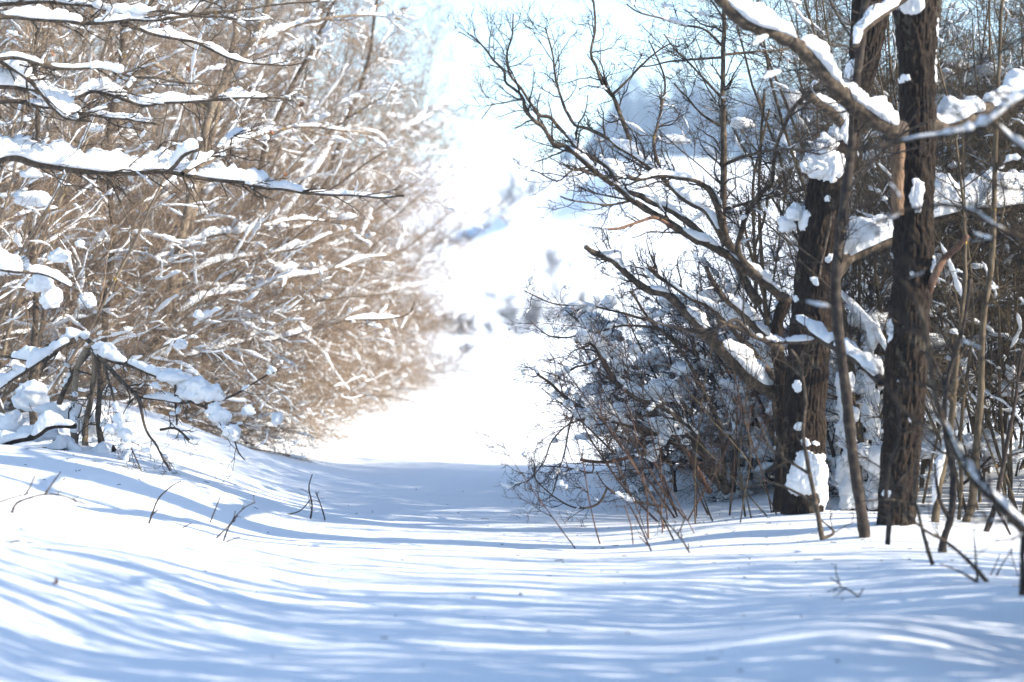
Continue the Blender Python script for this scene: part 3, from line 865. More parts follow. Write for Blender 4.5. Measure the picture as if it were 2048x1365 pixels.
# ---- single traced stems standing in front of and between the trunks
for lab, Yd, m, r, lines in [
    ('thin crooked sapling rising in front of the left thick trunk', 14.4, M_LIMB, 6, [[(1645, 1080), (1632, 1010), (1618, 940), (1606, 870), (1612, 800), (1600, 730), (1582, 700)], [(1645, 1078), (1668, 1065), (1640, 1040)], [(1622, 950), (1590, 930), (1550, 905), (1510, 870)], [(1630, 1005), (1570, 975), (1520, 960)]]),
    ('dark forked stem standing at the right foot of the right thick trunk', 14.0, M_DARK, 9, [[(1884, 1140), (1886, 1085), (1900, 1040), (1906, 980), (1903, 930), (1890, 850), (1895, 760), (1925, 660), (1940, 560)], [(1900, 1040), (1880, 1000), (1868, 930)], [(1893, 780), (1860, 700), (1850, 620)]]),
    ('short dark stem leaning in front of the right thick trunk', 14.1, M_DARK, 6, [[(1775, 1090), (1778, 1040), (1772, 990), (1780, 930), (1800, 860), (1790, 780)], [(1776, 1010), (1800, 960), (1840, 920)]]),
    ('thin stem with a long low fork, right of the right thick trunk', 13.2, M_LIMB, 5, [[(1865, 1130), (1850, 1080), (1838, 1030), (1828, 985), (1835, 900)], [(1828, 1010), (1780, 1000), (1720, 1005)]]),
    ('long thin stem lying out over the snow at the lower right', 12.6, M_LIMB, 5, [[(1975, 1165), (1935, 1120), (1890, 1082), (1850, 1060), (1800, 1010), (1780, 950)], [(1960, 1168), (1920, 1145), (1880, 1130)], [(1955, 1160), (1950, 1110), (1945, 1060)]]),
    ('snow capped leaning stem behind the forked stem', 15.6, M_OLIVE, 9, [[(1868, 1080), (1872, 1020), (1880, 960), (1892, 900), (1905, 820), (1915, 700), (1930, 560), (1928, 400)]]),
    ('grey stem slanting right among the thicket beside the right thick trunk', 15.8, M_OLIVE, 9, [[(1918, 1075), (1935, 1035), (1945, 1000), (1952, 900), (1962, 780), (1966, 650), (1985, 500), (1990, 330), (2000, 100), (2010, -100)]]),
    ('stem slanting up right near the right edge', 15.4, M_DARK, 7, [[(1962, 1085), (1985, 1030), (1998, 970), (2012, 900), (2030, 800), (2045, 700)], [(1990, 1010), (2015, 1060), (2030, 1095)]]),
    ('dark stub at the right edge of the snow', 11.8, M_DARK, 8, [[(2046, 1190), (2045, 1120), (2042, 1060), (2020, 1000)], [(2045, 1110), (2060, 1060), (2080, 1030)]]),
    ('slim upright sapling left of the left thick trunk, bright against the hill', 18.4, M_OLIVE, 7, [[(1560, 960), (1548, 800), (1530, 600), (1518, 420), (1520, 300), (1528, 180)], [(1530, 600), (1500, 500), (1480, 420)]]),
    ('slim dark sapling seen through the spreading limbs', 19.0, M_OLIVE, 6, [[(1500, 960), (1505, 760), (1512, 560), (1505, 400), (1512, 330), (1540, 220)], [(1508, 500), (1530, 430), (1545, 340)]])]:
    t = Tree('sapling', lab, 'sapling', np.array([*at(lines[0][0][0], 1000, Yd)[:2], gz(at(lines[0][0][0], 1000, Yd)[0], Yd)]))
    for k, ln in enumerate(lines):
        t.limb(ln, r if k == 0 else r * 0.6, r * (0.35 if k == 0 else 0.25), Yd, Yd + (0.0 if k == 0 else rng.uniform(-0.4, 0.4)), m=m, dep=0.02, wob=0.006, name='stem',
               snow=[(0.1, 0.35, [10, 14, 8])] if lab.startswith('snow capped') else ())
    t.crown(5, 0.34, m=m, tw=4, tl=2, tr=(0.3, 1.0), kink=0.18, snow=0.05)

# ---- near tree beyond the right edge, its boughs reach into the frame out of focus
YN = 11.2
t = Tree('near_tree', 'out of focus tree beyond the right edge reaching snowy boughs in front of the trunks', 'tree', base_at(2330, YN))
t.limb([(2340, 1260), (2325, 1100), (2318, 800), (2330, 500), (2322, 200), (2340, -200), (2350, -700)], 42, 26, YN, YN, m=M_TRUNK, S=18, dep=0, keep=False, name='trunk')
t.limb([(2322, 1200), (2200, 1150), (2100, 1098), (2048, 1058), (2005, 1015), (1962, 975), (1925, 930), (1900, 882), (1882, 830), (1868, 775), (1856, 700), (1845, 640), (1822, 585), (1790, 545), (1740, 505)],
       17, 3, YN, YN - 0.2, m=M_LIMB, snow=[(0.30, 0.62, [10, 20, 18, 8])], S=12, dep=0.0, wob=0.006)
t.limb([(2322, 120), (2200, 120), (2100, 165), (2030, 205), (1985, 240), (1935, 262), (1880, 270), (1820, 278), (1760, 292), (1700, 300), (1640, 296), (1590, 285)], 12, 2, YN, YN - 0.4, snow=[(0.28, 0.52, [8, 12, 8]), (0.56, 0.75, [3, 5, 3])], dep=0, wob=0.005)
t.limb([(2325, 560), (2200, 540), (2100, 500), (2040, 475), (1985, 450), (1940, 420), (1890, 411), (1840, 415), (1790, 428), (1740, 450)], 11, 2, YN, YN - 0.5, snow=[(0.33, 0.48, [8, 12, 6]), (0.5, 0.7, [3, 5, 4])], dep=0, wob=0.005)
t.limb([(1985, 240), (2010, 268), (2048, 300), (2090, 340)], 5, 4, YN - 0.2, YN, snow=[(0.1, 0.9, [6, 10, 6])], dep=0)
t.limb([(2330, 340), (2220, 330), (2120, 360), (2040, 380), (1980, 360), (1940, 330)], 8, 2, YN, YN - 0.3, dep=0)
t.limb([(2330, -100), (2200, -60), (2120, 10), (2050, 70), (1990, 110), (1930, 120)], 10, 2, YN, YN + 0.3, dep=0)
t.limb([(1856, 700), (1900, 690), (1960, 720), (2000, 715)], 4, 2, YN - .1, YN - .3, dep=0)
t.limb([(1900, 882), (1860, 860), (1800, 810), (1750, 720), (1700, 600)], 4, 1.5, YN - .1, YN - .3, dep=0)
t.limb([(2340, -300), (2250, -400), (2100, -500), (1900, -560)], 18, 6, YN, YN - 1, dep=0)
t.crown(7, 0.4, tw=5, tl=3, tr=(0.3, 1.0), kink=0.2, snow=0.06)

# ---- thicket right of and behind the trunks
GR = 'bare shrubs of the dense thicket on the right'
right_spots = [((3.35, 17.6), 'olive grey shrub close behind the right thick trunk'), ((3.0, 19.4), 'upright grey stems filling the gap right of the right thick trunk'),
               ((4.0, 19.2), 'dense upright thicket shrub at the right edge, its foot on bright snow'), ((3.6, 20.4), 'tall bare shrub at the back of the thicket on the right'),
               ((4.6, 20.6), 'tall bare shrub deep in the right thicket near the edge'), ((4.0, 17.0), 'nearest thicket shrub at the right edge behind the blurred bough'), ((4.3, 20.9), 'farthest shrub of the right thicket, behind all its stems'),
               ((5.3, 20.2), 'dark shrub closing the right thicket at the edge'), ((3.9, 20.3), 'shrub crowded in the middle of the right thicket'), ((4.9, 19.9), 'shrub half cut by the right edge behind the upright stems'), ((3.1, 20.5), 'shrub glimpsed just right of the right thick trunk at the back')]
kr = dict(mats=(M_OLIVE, M_OLIVE), group=GR, kink=0.2)
protoR = [make_shrub('thicket_shrub', right_spots[0][1], 'shrub', (*right_spots[0][0], gz(*right_spots[0][0])), nst=14, H=4.6, lean=(-0.05, 0), spread=0.6, elev=(1.12, 1.57), rad=0.017,
                     lat=17, tw=12, tl=4, snow=0.2, base=0.5, latL=0.24, twL=0.42, sw=(0.02, 0.024), bigsnow=5, **kr),
          make_shrub('thicket_shrub', right_spots[1][1], 'shrub', (*right_spots[1][0], gz(*right_spots[1][0])), nst=16, H=4.9, lean=(0.03, 0), spread=0.8, elev=(1.15, 1.57), rad=0.016,
                     lat=18, tw=12, tl=4, snow=0.25, base=0.55, latL=0.22, twL=0.4, sw=(0.022, 0.026), bigsnow=7, **kr)]
for k, (q, lab) in enumerate(right_spots[2:]):
    dup(protoR[k % 2], (*q, gz(*q)), rng.uniform(0, 6.28), rng.uniform(0.74, 0.9), lab, GR)
GB = 'shrubs at the back of the thicket seen between the limbs'
for k, (q, lab) in enumerate([((2.35, 20.9), 'thin shrub behind the left thick trunk'), ((1.6, 21.2), 'low thin shrub farthest back under the spreading limbs'), ((2.7, 21.1), 'thin shrub seen between the two thick trunks')]):
    if k == 0:
        pb = make_shrub('thicket_shrub', lab, 'shrub', (*q, gz(*q)), nst=9, H=2.9, lean=(-0.2, 0), spread=0.7, elev=(1.15, 1.55), rad=0.013, lat=11, tw=6, tl=3, mats=(M_OLIVE, M_OLIVE), snow=0.4, base=0.35, latL=0.22, twL=0.4, group=GB, kink=0.18)
    else:
        dup(pb, (*q, gz(*q)), rng.uniform(0, 6.28), (0.62, 1.1)[k - 1], lab, GB)
# out of the frame on the right the same thicket goes on towards the viewer and throws its stripes over the path
GO = 'bare thicket trees beyond the right edge that throw the stripes of shade'
LO = 'bare thicket tree beyond the right edge, striping the path with shade'
po = None
for k, q in enumerate([(4.6, 12.0), (5.0, 12.9), (5.9, 17.4), (4.4, 10.4), (4.2, 8.6), (6.2, 11.2), (7.2, 16.4), (5.8, 9.4), (7.6, 12.4), (6.6, 18.4), (8.6, 14.8), (5.6, 7.6), (5.2, 18.4), (6.2, 8.0), (7.4, 10.4), (3.7, 7.3), (4.2, 6.2), (4.0, 9.9), (5.4, 6.4), (4.6, 11.2), (3.3, 6.3), (4.9, 8.2), (5.2, 12.0), (4.3, 8.9), (3.8, 8.1), (5.1, 9.3), (4.3, 5.2), (5.3, 5.0), (3.2, 5.3), (4.6, 6.9)]):
    if po is None:
        po = make_shrub('thicket_tree', LO, 'tree', (*q, gz(*q)), nst=12, H=5.2, lean=(0.0, 0), spread=0.8, elev=(1.2, 1.57), rad=0.042, lat=8, tw=3, tl=0, mats=(M_OLIVE, M_OLIVE), snow=0.1,
                        base=0.4, latL=0.17, twL=0.4, sw=(0.02, 0.02), group=GO, kink=0.16)
    else:
        dup(po, (*q, gz(*q)), rng.uniform(0, 6.28), rng.uniform(0.85, 1.05) if q[1] < 9.6 else rng.uniform(0.65, 0.95) if q[1] < 11.5 else rng.uniform(0.58, 0.75), LO, GO)

# ================================================================== LEFT SIDE
YL = 16.4
t = Tree('near_oak', 'oak beyond the left edge sending long snow laden limbs across the upper left', 'tree', base_at(-190, YL))
t.limb([(-185, 1010), (-190, 800), (-180, 400), (-170, 0), (-185, -400), (-180, -800)], 44, 24, YL, YL, m=M_TRUNK, S=20, dep=0, keep=False, name='trunk')
t.limb([(-180, 420), (-100, 350), (0, 317), (34, 314), (69, 324), (138, 337), (207, 345), (258, 345), (337, 343), (365, 348), (413, 356), (482, 365), (568, 380), (640, 386), (700, 390), (770, 396), (810, 392)],
       15, 2, YL, YL + 1.6, snow=[(0.06, 0.3, [34, 46, 44]), (0.24, 0.50, [40, 46, 36, 26]), (0.46, 0.60, [16, 44, 46, 14]), (0.6, 0.82, [26, 40, 22, 14]), (0.8, 0.99, [10, 10, 8, 4])], S=14, dep=0.03, wf=1.5)
t.limb([(365, 348), (400, 325), (432, 300), (470, 270), (520, 258)], 5, 2, YL + 0.6, YL + 1.6, snow=[(0.1, 0.45, [8, 15, 8]), (0.5, 0.9, [7, 13, 8])])
t.limb([(340, 342), (368, 312), (398, 300)], 5, 4, YL + 0.6, YL + 0.4, snow=[(0.2, 1.0, [22, 34, 20])], keep=False)
t.limb([(-170, 180), (-60, 122), (0, 117), (34, 114), (86, 131), (138, 138), (220, 138), (258, 155), (310, 155), (344, 165), (400, 170), (450, 165)], 8, 1.6, YL - 0.2, YL + 0.4, snow=[(0.2, 0.43, [8, 10, 10, 9]), (0.45, 0.66, [7, 11, 11, 4])])
t.limb([(-170, 90), (-40, 108), (0, 120), (52, 155), (83, 186), (103, 213), (138, 238), (180, 240)], 9, 3, YL, YL + 0.3, snow=[(0.42, 0.62, [18, 30, 18]), (0.66, 0.96, [16, 34, 40, 16])])
t.limb([(-170, 190), (0, 172), (69, 182), (138, 196), (190, 182), (275, 207), (327, 207), (400, 200), (465, 196), (534, 196), (590, 200)], 10, 2, YL + 0.1, YL + 0.9, snow=[(0.18, 0.42, [26, 30, 24]), (0.42, 0.56, [20, 32, 26]), (0.57, 0.78, [14, 22, 16, 10]), (0.8, 0.94, [10, 12, 8])])
t.limb([(-170, 250), (0, 205), (100, 215), (180, 228), (250, 238), (320, 250)], 7, 2.4, YL + 0.4, YL + 1.0, snow=[(0.45, 0.7, [10, 16, 12]), (0.72, 0.98, [9, 14, 10])])
t.limb([(-170, 60), (0, 34), (69, 38), (172, 45), (241, 41), (327, 38), (448, 24), (568, 10), (640, 0)], 8, 1.6, YL - 0.2, YL + 0.5, snow=[(0.22, 0.42, [14, 20, 14]), (0.44, 0.62, [9, 13, 8])])
t.limb([(-170, 30), (0, 9), (83, 3), (172, 10), (241, 24), (344, 24), (430, 35), (520, 40)], 8, 1.6, YL + 0.5, YL, snow=[(0.2, 0.5, [8, 12, 10]), (0.5, 0.7, [7, 9, 6])])
t.limb([(241, 45), (310, 69), (362, 78), (406, 92), (460, 118), (520, 130), (600, 128)], 5, 1.5, YL + 0.3, YL + 1.0, snow=[(0.1, 0.45, [9, 16, 14]), (0.46, 0.75, [8, 13, 8])])
t.limb([(-170, -60), (0, -40), (120, -30), (260, -20), (400, -10), (560, -20), (700, -25)], 9, 2, YL, YL + 1, snow=[(0.2, 0.5, [10, 14, 10]), (0.5, 0.8, [8, 10, 6])])
t.limb([(-175, 560), (-60, 525), (0, 540), (60, 545), (110, 560), (160, 585)], 8, 2.5, YL - 0.4, YL - 0.2, snow=[(0.3, 0.66, [30, 44, 26]), (0.7, 0.95, [14, 20, 10])])
t.crown(13, 0.42, m=M_LIMB, trop=(0.05, 0, 0.0), tw=6, tl=3, kink=0.16, snow=0.22, sw=0.018, tr=(0.12, 1.0), thin=0.0016)
t.leaves([(104, 100, 14, YL), (372, 132, 14, YL + 0.3), (320, 47, 10, YL), (264, 115, 7, YL), (608, 205, 14, YL + 1.2), (540, 262, 11, YL + 1), (582, 260, 10, YL + 1), (398, 170, 8, YL + 0.5), (905, 393, 9, YL + 8), (566, 345, 12, YL + 1)])

# ---- snow bent shrub at the left front
YS = 18.3
t = Tree('bent_shrub', 'shrub bent under snow at the left front, hanging dark twigs onto the bank', 'shrub', base_at(160, YS))
t.limb([(151, 945), (150, 905), (148, 850), (150, 790), (156, 740), (168, 705), (185, 690)], 8, 6, YS, YS, m=M_TANSTEM, name='stem', snow=[(0.3, 0.6, [6, 10, 6])])
t.limb([(166, 940), (170, 900), (172, 840), (186, 780), (190, 730), (186, 700)], 7, 5, YS + .1, YS, m=M_TANSTEM, name='stem')
t.limb([(124, 940), (120, 900), (110, 850), (125, 790), (150, 740), (178, 700)], 6, 5, YS + .2, YS, m=M_LIMB, name='stem')
t.limb([(208, 945), (205, 905), (196, 840), (200, 780), (195, 720), (188, 696)], 7, 5, YS - .1, YS, m=M_LIMB, name='stem')
t.limb([(186, 695), (215, 718), (258, 728), (310, 750), (340, 762), (360, 780), (376, 800), (410, 815)], 7, 3, YS, YS - 0.5, snow=[(0.02, 0.3, [20, 30, 14]), (0.32, 0.6, [10, 16, 14]), (0.52, 0.82, [14, 36, 26])])
t.limb([(200, 715), (241, 760), (275, 795), (288, 840), (296, 863), (310, 890), (324, 920), (338, 945)], 5, 1.8, YS - 0.1, YS - 1.0)
t.limb([(275, 795), (320, 800), (365, 808), (385, 806)], 3, 2.4, YS - 0.3, YS - 0.5, snow=[(0.1, 0.9, [8, 16, 14, 8])])
t.limb([(208, 730), (225, 790), (240, 850), (262, 900), (280, 940)], 3, 1.2, YS - .2, YS - 1.2)
t.limb([(350, 770), (352, 800), (352, 850)], 2.6, 2, YS - .4, YS - .5)
t.limb([(150, 680), (110, 700), (60, 735), (10, 770), (-40, 800)], 6, 3, YS, YS - 0.2, snow=[(0.05, 0.5, [14, 26, 22]), (0.5, 0.95, [14, 22, 14])])
t.limb([(186, 690), (160, 672), (130, 690), (90, 720), (40, 720), (0, 715)], 5, 2.4, YS + .1, YS + .3, snow=[(0.1, 0.5, [10, 16, 14]), (0.55, 0.95, [16, 26, 14])])
t.limb([(410, 815), (440, 850), (465, 870), (475, 900), (490, 920)], 3, 1.2, YS - 0.5, YS - 0.9)
t.limb([(320, 860), (350, 858), (376, 880)], 3, 2, YS - .4, YS - .6)
t.limb([(410, 810), (470, 790), (520, 760), (560, 735)], 3, 1.4, YS - 0.5, YS - 0.2)
t.crown(9, 0.32, m=M_LIMB, trop=(0.02, 0, -0.04), tw=4, tl=3, kink=0.18, snow=0.35, sw=0.025, tr=(0.15, 1))
t.lumps([(398, 783, 30, 26, YS - 0.5), (420, 790, 26, 18, YS - 0.55), (440, 835, 22, 16, YS - 0.6), (428, 820, 16, 14, YS - 0.6), (497, 823, 14, 11, YS - 0.5), (554, 840, 12, 14, YS - 0.4), (350, 755, 30, 14, YS - .4), (205, 700, 22, 17, YS), (80, 570, 28, 22, YS), (100, 600, 20, 26, YS + 0.1),
         (170, 600, 14, 13, YS), (180, 605, 12, 16, YS), (30, 535, 30, 22, YS), (120, 515, 22, 14, YS + .2), (160, 490, 10, 8, YS), (360, 690, 14, 12, YS + 0.2), (395, 630, 10, 9, YS + .4)])
t = Tree('fallen_log', 'rotten dark log end poking from the snow at the left front', 'log', base_at(60, 18.0))
dy = (CAM_H - base_at(180, 18.1)[2]) / 18.1 * FPX + HOR - 884
sh = lambda rows: [(a_, b_ + dy) for a_, b_ in rows]
t.limb(sh([(-60, 905), (0, 873), (34, 862), (69, 853), (88, 840), (103, 836), (151, 832)]), 8, 5, 18.0, 17.8, m=M_TRUNK, snow=[(0.1, 0.6, [10, 18, 14]), (0.6, 1.0, [12, 20, 10])], S=12)
t.limb(sh([(-40, 860), (0, 883), (25, 890), (38, 908)]), 6, 4, 17.8, 17.6, m=M_TRUNK)
t.limb(sh([(188, 903), (195, 895), (215, 882), (228, 874)]), 12, 8, 18.2, 18.2, m=M_TRUNK, snow=[(0, 1, [14, 22, 10])])
t.limb(sh([(100, 897), (112, 885), (130, 876), (150, 885), (158, 895)]), 9, 5, 18.1, 18.1, m=M_TRUNK, snow=[(0, 1, [14, 26, 14])])
t.lumps([(75, 868, 40, 22, 18.3), (190, 850, 30, 36, 18.6), (120, 830, 42, 22, 18.5), (260, 858, 40, 26, 18.9), (20, 850, 30, 26, 18.4), (60, 800, 34, 30, 18.8)])

# ---- the pale trunked tree in the middle of the left side
YM = 22.5
t = Tree('pale_trunk_tree', 'twin pale tan trunks slanting up through the middle of the left thicket', 'tree', base_at(290, YM))
t.limb([(280, 800), (300, 722), (324, 657), (344, 570), (361, 484), (372, 440), (396, 344), (423, 220), (460, 150), (500, 86), (540, 0), (580, -120)], 12, 6, YM, YM + 0.4, m=M_TANSTEM, S=14, dep=0.05, name='trunk')
t.limb([(285, 800), (315, 700), (345, 600), (376, 480), (388, 420), (410, 330), (440, 200), (470, 60), (490, -100)], 9, 5, YM + 0.2, YM + 0.7, m=M_TANSTEM, S=12, dep=0.05, name='trunk')
t.limb([(396, 344), (450, 300), (520, 270), (600, 255), (680, 262), (740, 268)], 5, 2, YM + 0.3, YM + 1.5, m=M_TANSTEM, snow=[(0.1, 0.5, [8, 14, 10]), (0.55, 0.9, [7, 9, 5])])
t.limb([(360, 490), (430, 470), (520, 455), (600, 440), (690, 450)], 5, 2, YM, YM + 1.0, m=M_TANSTEM, snow=[(0.1, 0.45, [9, 14, 9]), (0.5, 0.9, [8, 10, 6])])
t.limb([(344, 570), (420, 530), (500, 512), (580, 500), (660, 470), (700, 455)], 6, 2, YM, YM + 0.8, m=M_TANSTEM, snow=[(0.12, 0.5, [9, 14, 10]), (0.52, 0.9, [9, 13, 7])])
t.limb([(324, 657), (400, 600), (470, 585), (560, 560), (640, 545), (720, 520), (800, 505)], 6, 2, YM, YM + 1.6, m=M_TANSTEM, snow=[(0.1, 0.4, [10, 14, 10]), (0.42, 0.72, [9, 14, 9]), (0.74, 0.95, [6, 8, 5])])
t.limb([(300, 722), (380, 712), (460, 690), (540, 680), (620, 660), (700, 640), (760, 640), (815, 630), (830, 605)], 6, 2.4, YM, YM + 2.4, m=M_LIMB, snow=[(0.1, 0.35, [9, 14, 8]), (0.4, 0.6, [8, 12, 8]), (0.72, 0.92, [6, 9, 5])])
t.limb([(423, 220), (360, 160), (300, 120), (250, 60)], 6, 3, YM + .4, YM - .3, m=M_TANSTEM)
t.limb([(500, 86), (560, 60), (640, 40), (730, 30), (800, 36)], 5, 2, YM + .4, YM + 1.4, m=M_TANSTEM, snow=[(0.1, 0.5, [7, 10, 7])])
t.crown(9, 0.6, m=M_TAN, trop=(0.06, 0, 0.015), tw=7, tl=3, kink=0.14, snow=0.45, sw=0.025, thin=0.002, tr=(0.2, 1.0))

# ---- slim trunks standing among the left thicket
for lab, Yd, r, ln in [('slim dark trunk at the far left behind the bent shrub', 20.2, 8, [(70, 900), (64, 760), (72, 600), (60, 430), (75, 260), (70, 60), (80, -150)]),
                       ('slim dark trunk rising left of the pale twin trunks', 21.5, 9, [(212, 880), (206, 740), (214, 600), (226, 460), (218, 300), (240, 120), (250, -120)]),
                       ('crooked slim trunk leaning right beyond the pale twin trunks', 25.5, 8, [(420, 860), (438, 720), (462, 590), (500, 440), (530, 300), (585, 170), (640, 60), (700, -60)]),
                       ('slim trunk slanting right above the middle hazels', 28.5, 7, [(520, 850), (545, 690), (580, 540), (640, 400), (690, 250), (735, 120), (760, -40)])]:
    t = Tree('slim_tree', lab, 'tree', base_at(ln[0][0], Yd))
    t.limb([(ln[0][0], ln[0][1] + 40)] + ln, r, r * 0.45, Yd, Yd, m=M_LIMB, dep=0.05, wob=0.02, name='trunk')
    t.crown(5, 0.7, m=M_TAN, tw=7, tl=3, tr=(0.2, 1.0), kink=0.19, snow=0.5, sw=0.02, trop=(0.03, 0, 0))

# ---- hazel rows on the left bank
GL = 'tan hazel shrubs in a row along the left edge of the path'
kw = dict(mats=(M_TANSTEM, M_TAN), group=GL, spread=0.45, base=0.35, sw=(0.016, 0.019), latL=0.34, trop=(0.02, 0, -0.012), kink=0.21, thin=0.002, ang=47, flat=0.55, droop=0.012, rad=0.019)
hp = [make_shrub('hazel_shrub', 'sunlit tan hazel nearest of the row, fanning over the foot of the left bank', 'shrub', (-4.3, 22.6, gz(-4.3, 22.6)), nst=14, H=3.9, lean=(0.8, 0), elev=(0.05, 1.2), lat=19, tw=13, tl=5, snow=0.95, reach=2.75, **kw),
      make_shrub('hazel_shrub', 'second sunlit tan hazel of the left row, low boughs touching the snow', 'shrub', (-4.1, 25.6, gz(-4.1, 25.6)), nst=15, H=4.4, lean=(0.8, -0.15), elev=(0.03, 1.25), lat=20, tw=13, tl=5, snow=0.9, reach=2.6, **kw),
      make_shrub('hazel_shrub', 'third tan hazel of the left row, reaching well out towards the path', 'shrub', (-4.1, 28.6, gz(-4.1, 28.6)), nst=15, H=5.0, lean=(0.8, 0.1), elev=(0.08, 1.35), lat=20, tw=13, tl=5, snow=0.85, reach=2.7, **kw)]
row = [((-4.2, 31.6), 'fourth tan hazel of the left row, half hidden by nearer twigs'), ((-4.1, 34.6), 'fifth hazel of the left row, soft in the distance'), ((-4.1, 38.0), 'sixth hazel of the left row, its edge against the white field'),
       ((-4.0, 41.6), 'seventh hazel of the left row, blurred and pale'), ((-3.9, 45.5), 'farthest and palest hazel of the left row')]
for k, (q, lab) in enumerate(row):
    dup(hp[(k + 1) % 3], (*q, gz(*q)), rng.uniform(-0.25, 0.25), 1.03 + 0.03 * k, lab, GL)
GL2 = 'taller bare shrubs of the back row in the left thicket'
kw2 = dict(mats=(M_TANSTEM, M_TAN), group=GL2, spread=0.7, base=0.45, sw=(0.017, 0.021), latL=0.25, reach=2.9, kink=0.21, ang=46)
bp_ = [make_shrub('back_shrub', 'tall bare shrub behind the bent shrub at the far left', 'shrub', (-4.6, 20.4, gz(-4.6, 20.4)), nst=14, H=5.2, lean=(0.25, 0), elev=(0.6, 1.5), lat=18, tw=10, tl=5, snow=0.8, thin=0.002, bigsnow=6, **kw2),
       make_shrub('back_shrub', 'tall bare shrub just behind the pale twin trunks', 'shrub', (-5.2, 24.5, gz(-5.2, 24.5)), nst=16, H=6.2, lean=(0.4, 0), elev=(0.55, 1.5), lat=20, tw=11, tl=5, snow=0.8, thin=0.0024, **kw2)]
back = [((-6.0, 22.6), 'bare shrub at the left edge in the back row'), ((-6.6, 27.0), 'bare shrub deep in the left thicket, farthest left of the back row'), ((-5.6, 28.5), 'bare shrub deep behind the middle hazels'), ((-5.6, 32.5), 'tall bare shrub rising over the middle hazels'),
        ((-7.6, 31.0), 'bare shrub in the darkest depth of the left thicket'), ((-5.4, 37.0), 'tall pale shrub behind the far hazels'), ((-7.2, 36.0), 'tall shrub in the back row seen between the limbs at upper left'), ((-5.2, 43.0), 'farthest tall shrub of the back row'), ((-4.3, 29.8), 'tall upright shrub right behind the third hazel'), ((-4.2, 33.4), 'tall upright shrub standing between the fourth and fifth hazels'), ((-4.5, 26.6), 'tall twiggy shrub rising behind the second hazel'), ((-4.4, 39.0), 'tall pale shrub whose top thins out against the sky'), ((-4.3, 36.0), 'tall shrub with its crown above the fifth hazel')]
for k, (q, lab) in enumerate(back):
    dup(bp_[(k + 1) % 2 if k < 8 else 1], (*q, gz(*q)), rng.uniform(-0.5, 0.5), 1.08 + 0.05 * (k % 8), lab, GL2)

# ================================================================== SMALL THINGS ON THE SNOW
small = [('bare twig poking from the left bank, bent to the right', 15.9, M_DARK, 3, [[(296, 1012), (305, 985), (318, 955), (345, 930), (362, 922)], [(303, 990), (316, 978)]]),
         ('forked dark twig leaning on the left bank near the path', 15.2, M_DARK, 3, [[(445, 1028), (455, 1000), (470, 975), (490, 955), (510, 945)], [(432, 1035), (455, 1022), (480, 1014)], [(433, 1016), (462, 985), (470, 962)]]),
         ('short straight twig standing in the snow of the left bank', 16.4, M_DARK, 2, [[(418, 1000), (430, 970), (441, 944)]]),
         ('tiny twig lying on the snow of the left bank', 16.0, M_DARK, 2, [[(358, 994), (370, 987), (384, 980)]]),
         ('spreading pale twig at the left edge low on the bank', 14.2, M_LIMB, 4, [[(22, 986), (32, 962), (60, 950), (90, 943), (125, 945), (172, 963)], [(-30, 970), (0, 958), (30, 948), (60, 940)], [(90, 943), (105, 920), (122, 898)], [(50, 945), (62, 925), (70, 905)]]),
         ('dark twig with branching tips at the left edge below the pale twig', 13.2, M_DARK, 3, [[(-30, 1010), (0, 1018), (30, 1020), (60, 1030), (95, 1040)], [(0, 1018), (20, 1005), (40, 1000)]]),
         ('hanging forked twig stuck in the snow below the middle hazels', 17.2, M_DARK, 3, [[(620, 962), (624, 930), (618, 895), (625, 868)], [(575, 948), (600, 940), (620, 920)], [(640, 965), (650, 960), (642, 930), (632, 905)]]),
         ('sprawling thin twig alone on the shaded snow at the lower right', 12.4, M_DARK, 3, [[(1722, 1172), (1705, 1158), (1682, 1148), (1655, 1158)], [(1682, 1148), (1674, 1125), (1671, 1102)], [(1716, 1168), (1728, 1150)], [(1680, 1142), (1660, 1128)]]),
         ('fine twig at the foot of the brush on the right edge of the path', 15.2, M_RED, 3, [[(1305, 1065), (1285, 1020), (1262, 975), (1240, 950)], [(1266, 1045), (1262, 1010), (1250, 970)], [(1300, 1052), (1278, 1030)]]),
         ('slanting dark twig on the mound right of the path', 14.8, M_DARK, 3, [[(1382, 1075), (1365, 1045), (1340, 1015), (1312, 985)], [(1355, 1035), (1366, 1010), (1372, 995)], [(1378, 1085), (1377, 1050)]]),
         ('thin pair of twigs on the snow near the right edge', 12.9, M_DARK, 2.4, [[(1990, 1155), (2005, 1125), (2025, 1095)], [(1980, 1150), (1990, 1130), (2000, 1105)], [(2040, 1165), (2030, 1130), (2022, 1100)]])]
for lab, Yd, m, r, lines in small:
    x0 = at(lines[0][0][0], 1000, Yd)[0]
    t = Tree('twig', lab, 'twig', (x0, Yd, gz(x0, Yd)))
    r *= 0.75
    # seat the twig on the snow whatever the mound under it
    dz = gz(x0, Yd) - at(lines[0][0][0], lines[0][0][1], Yd)[2]
    dpx = -dz / Yd * FPX - (-6)
    for k, ln in enumerate(lines):
        t.limb([(a_, b_ + dpx) for a_, b_ in ln], r if k == 0 else r * 0.7, 1.1, Yd, Yd + rng.uniform(-0.15, 0.15) * (k > 0), m=m, dep=0.01, wob=0.003, S=6, name='stem', keep=len(ln) > 3)
    if t.polys:
        t.crown(7, 0.12, m=m, tw=2, tl=0, tr=(0.2, 1), kink=0.2)
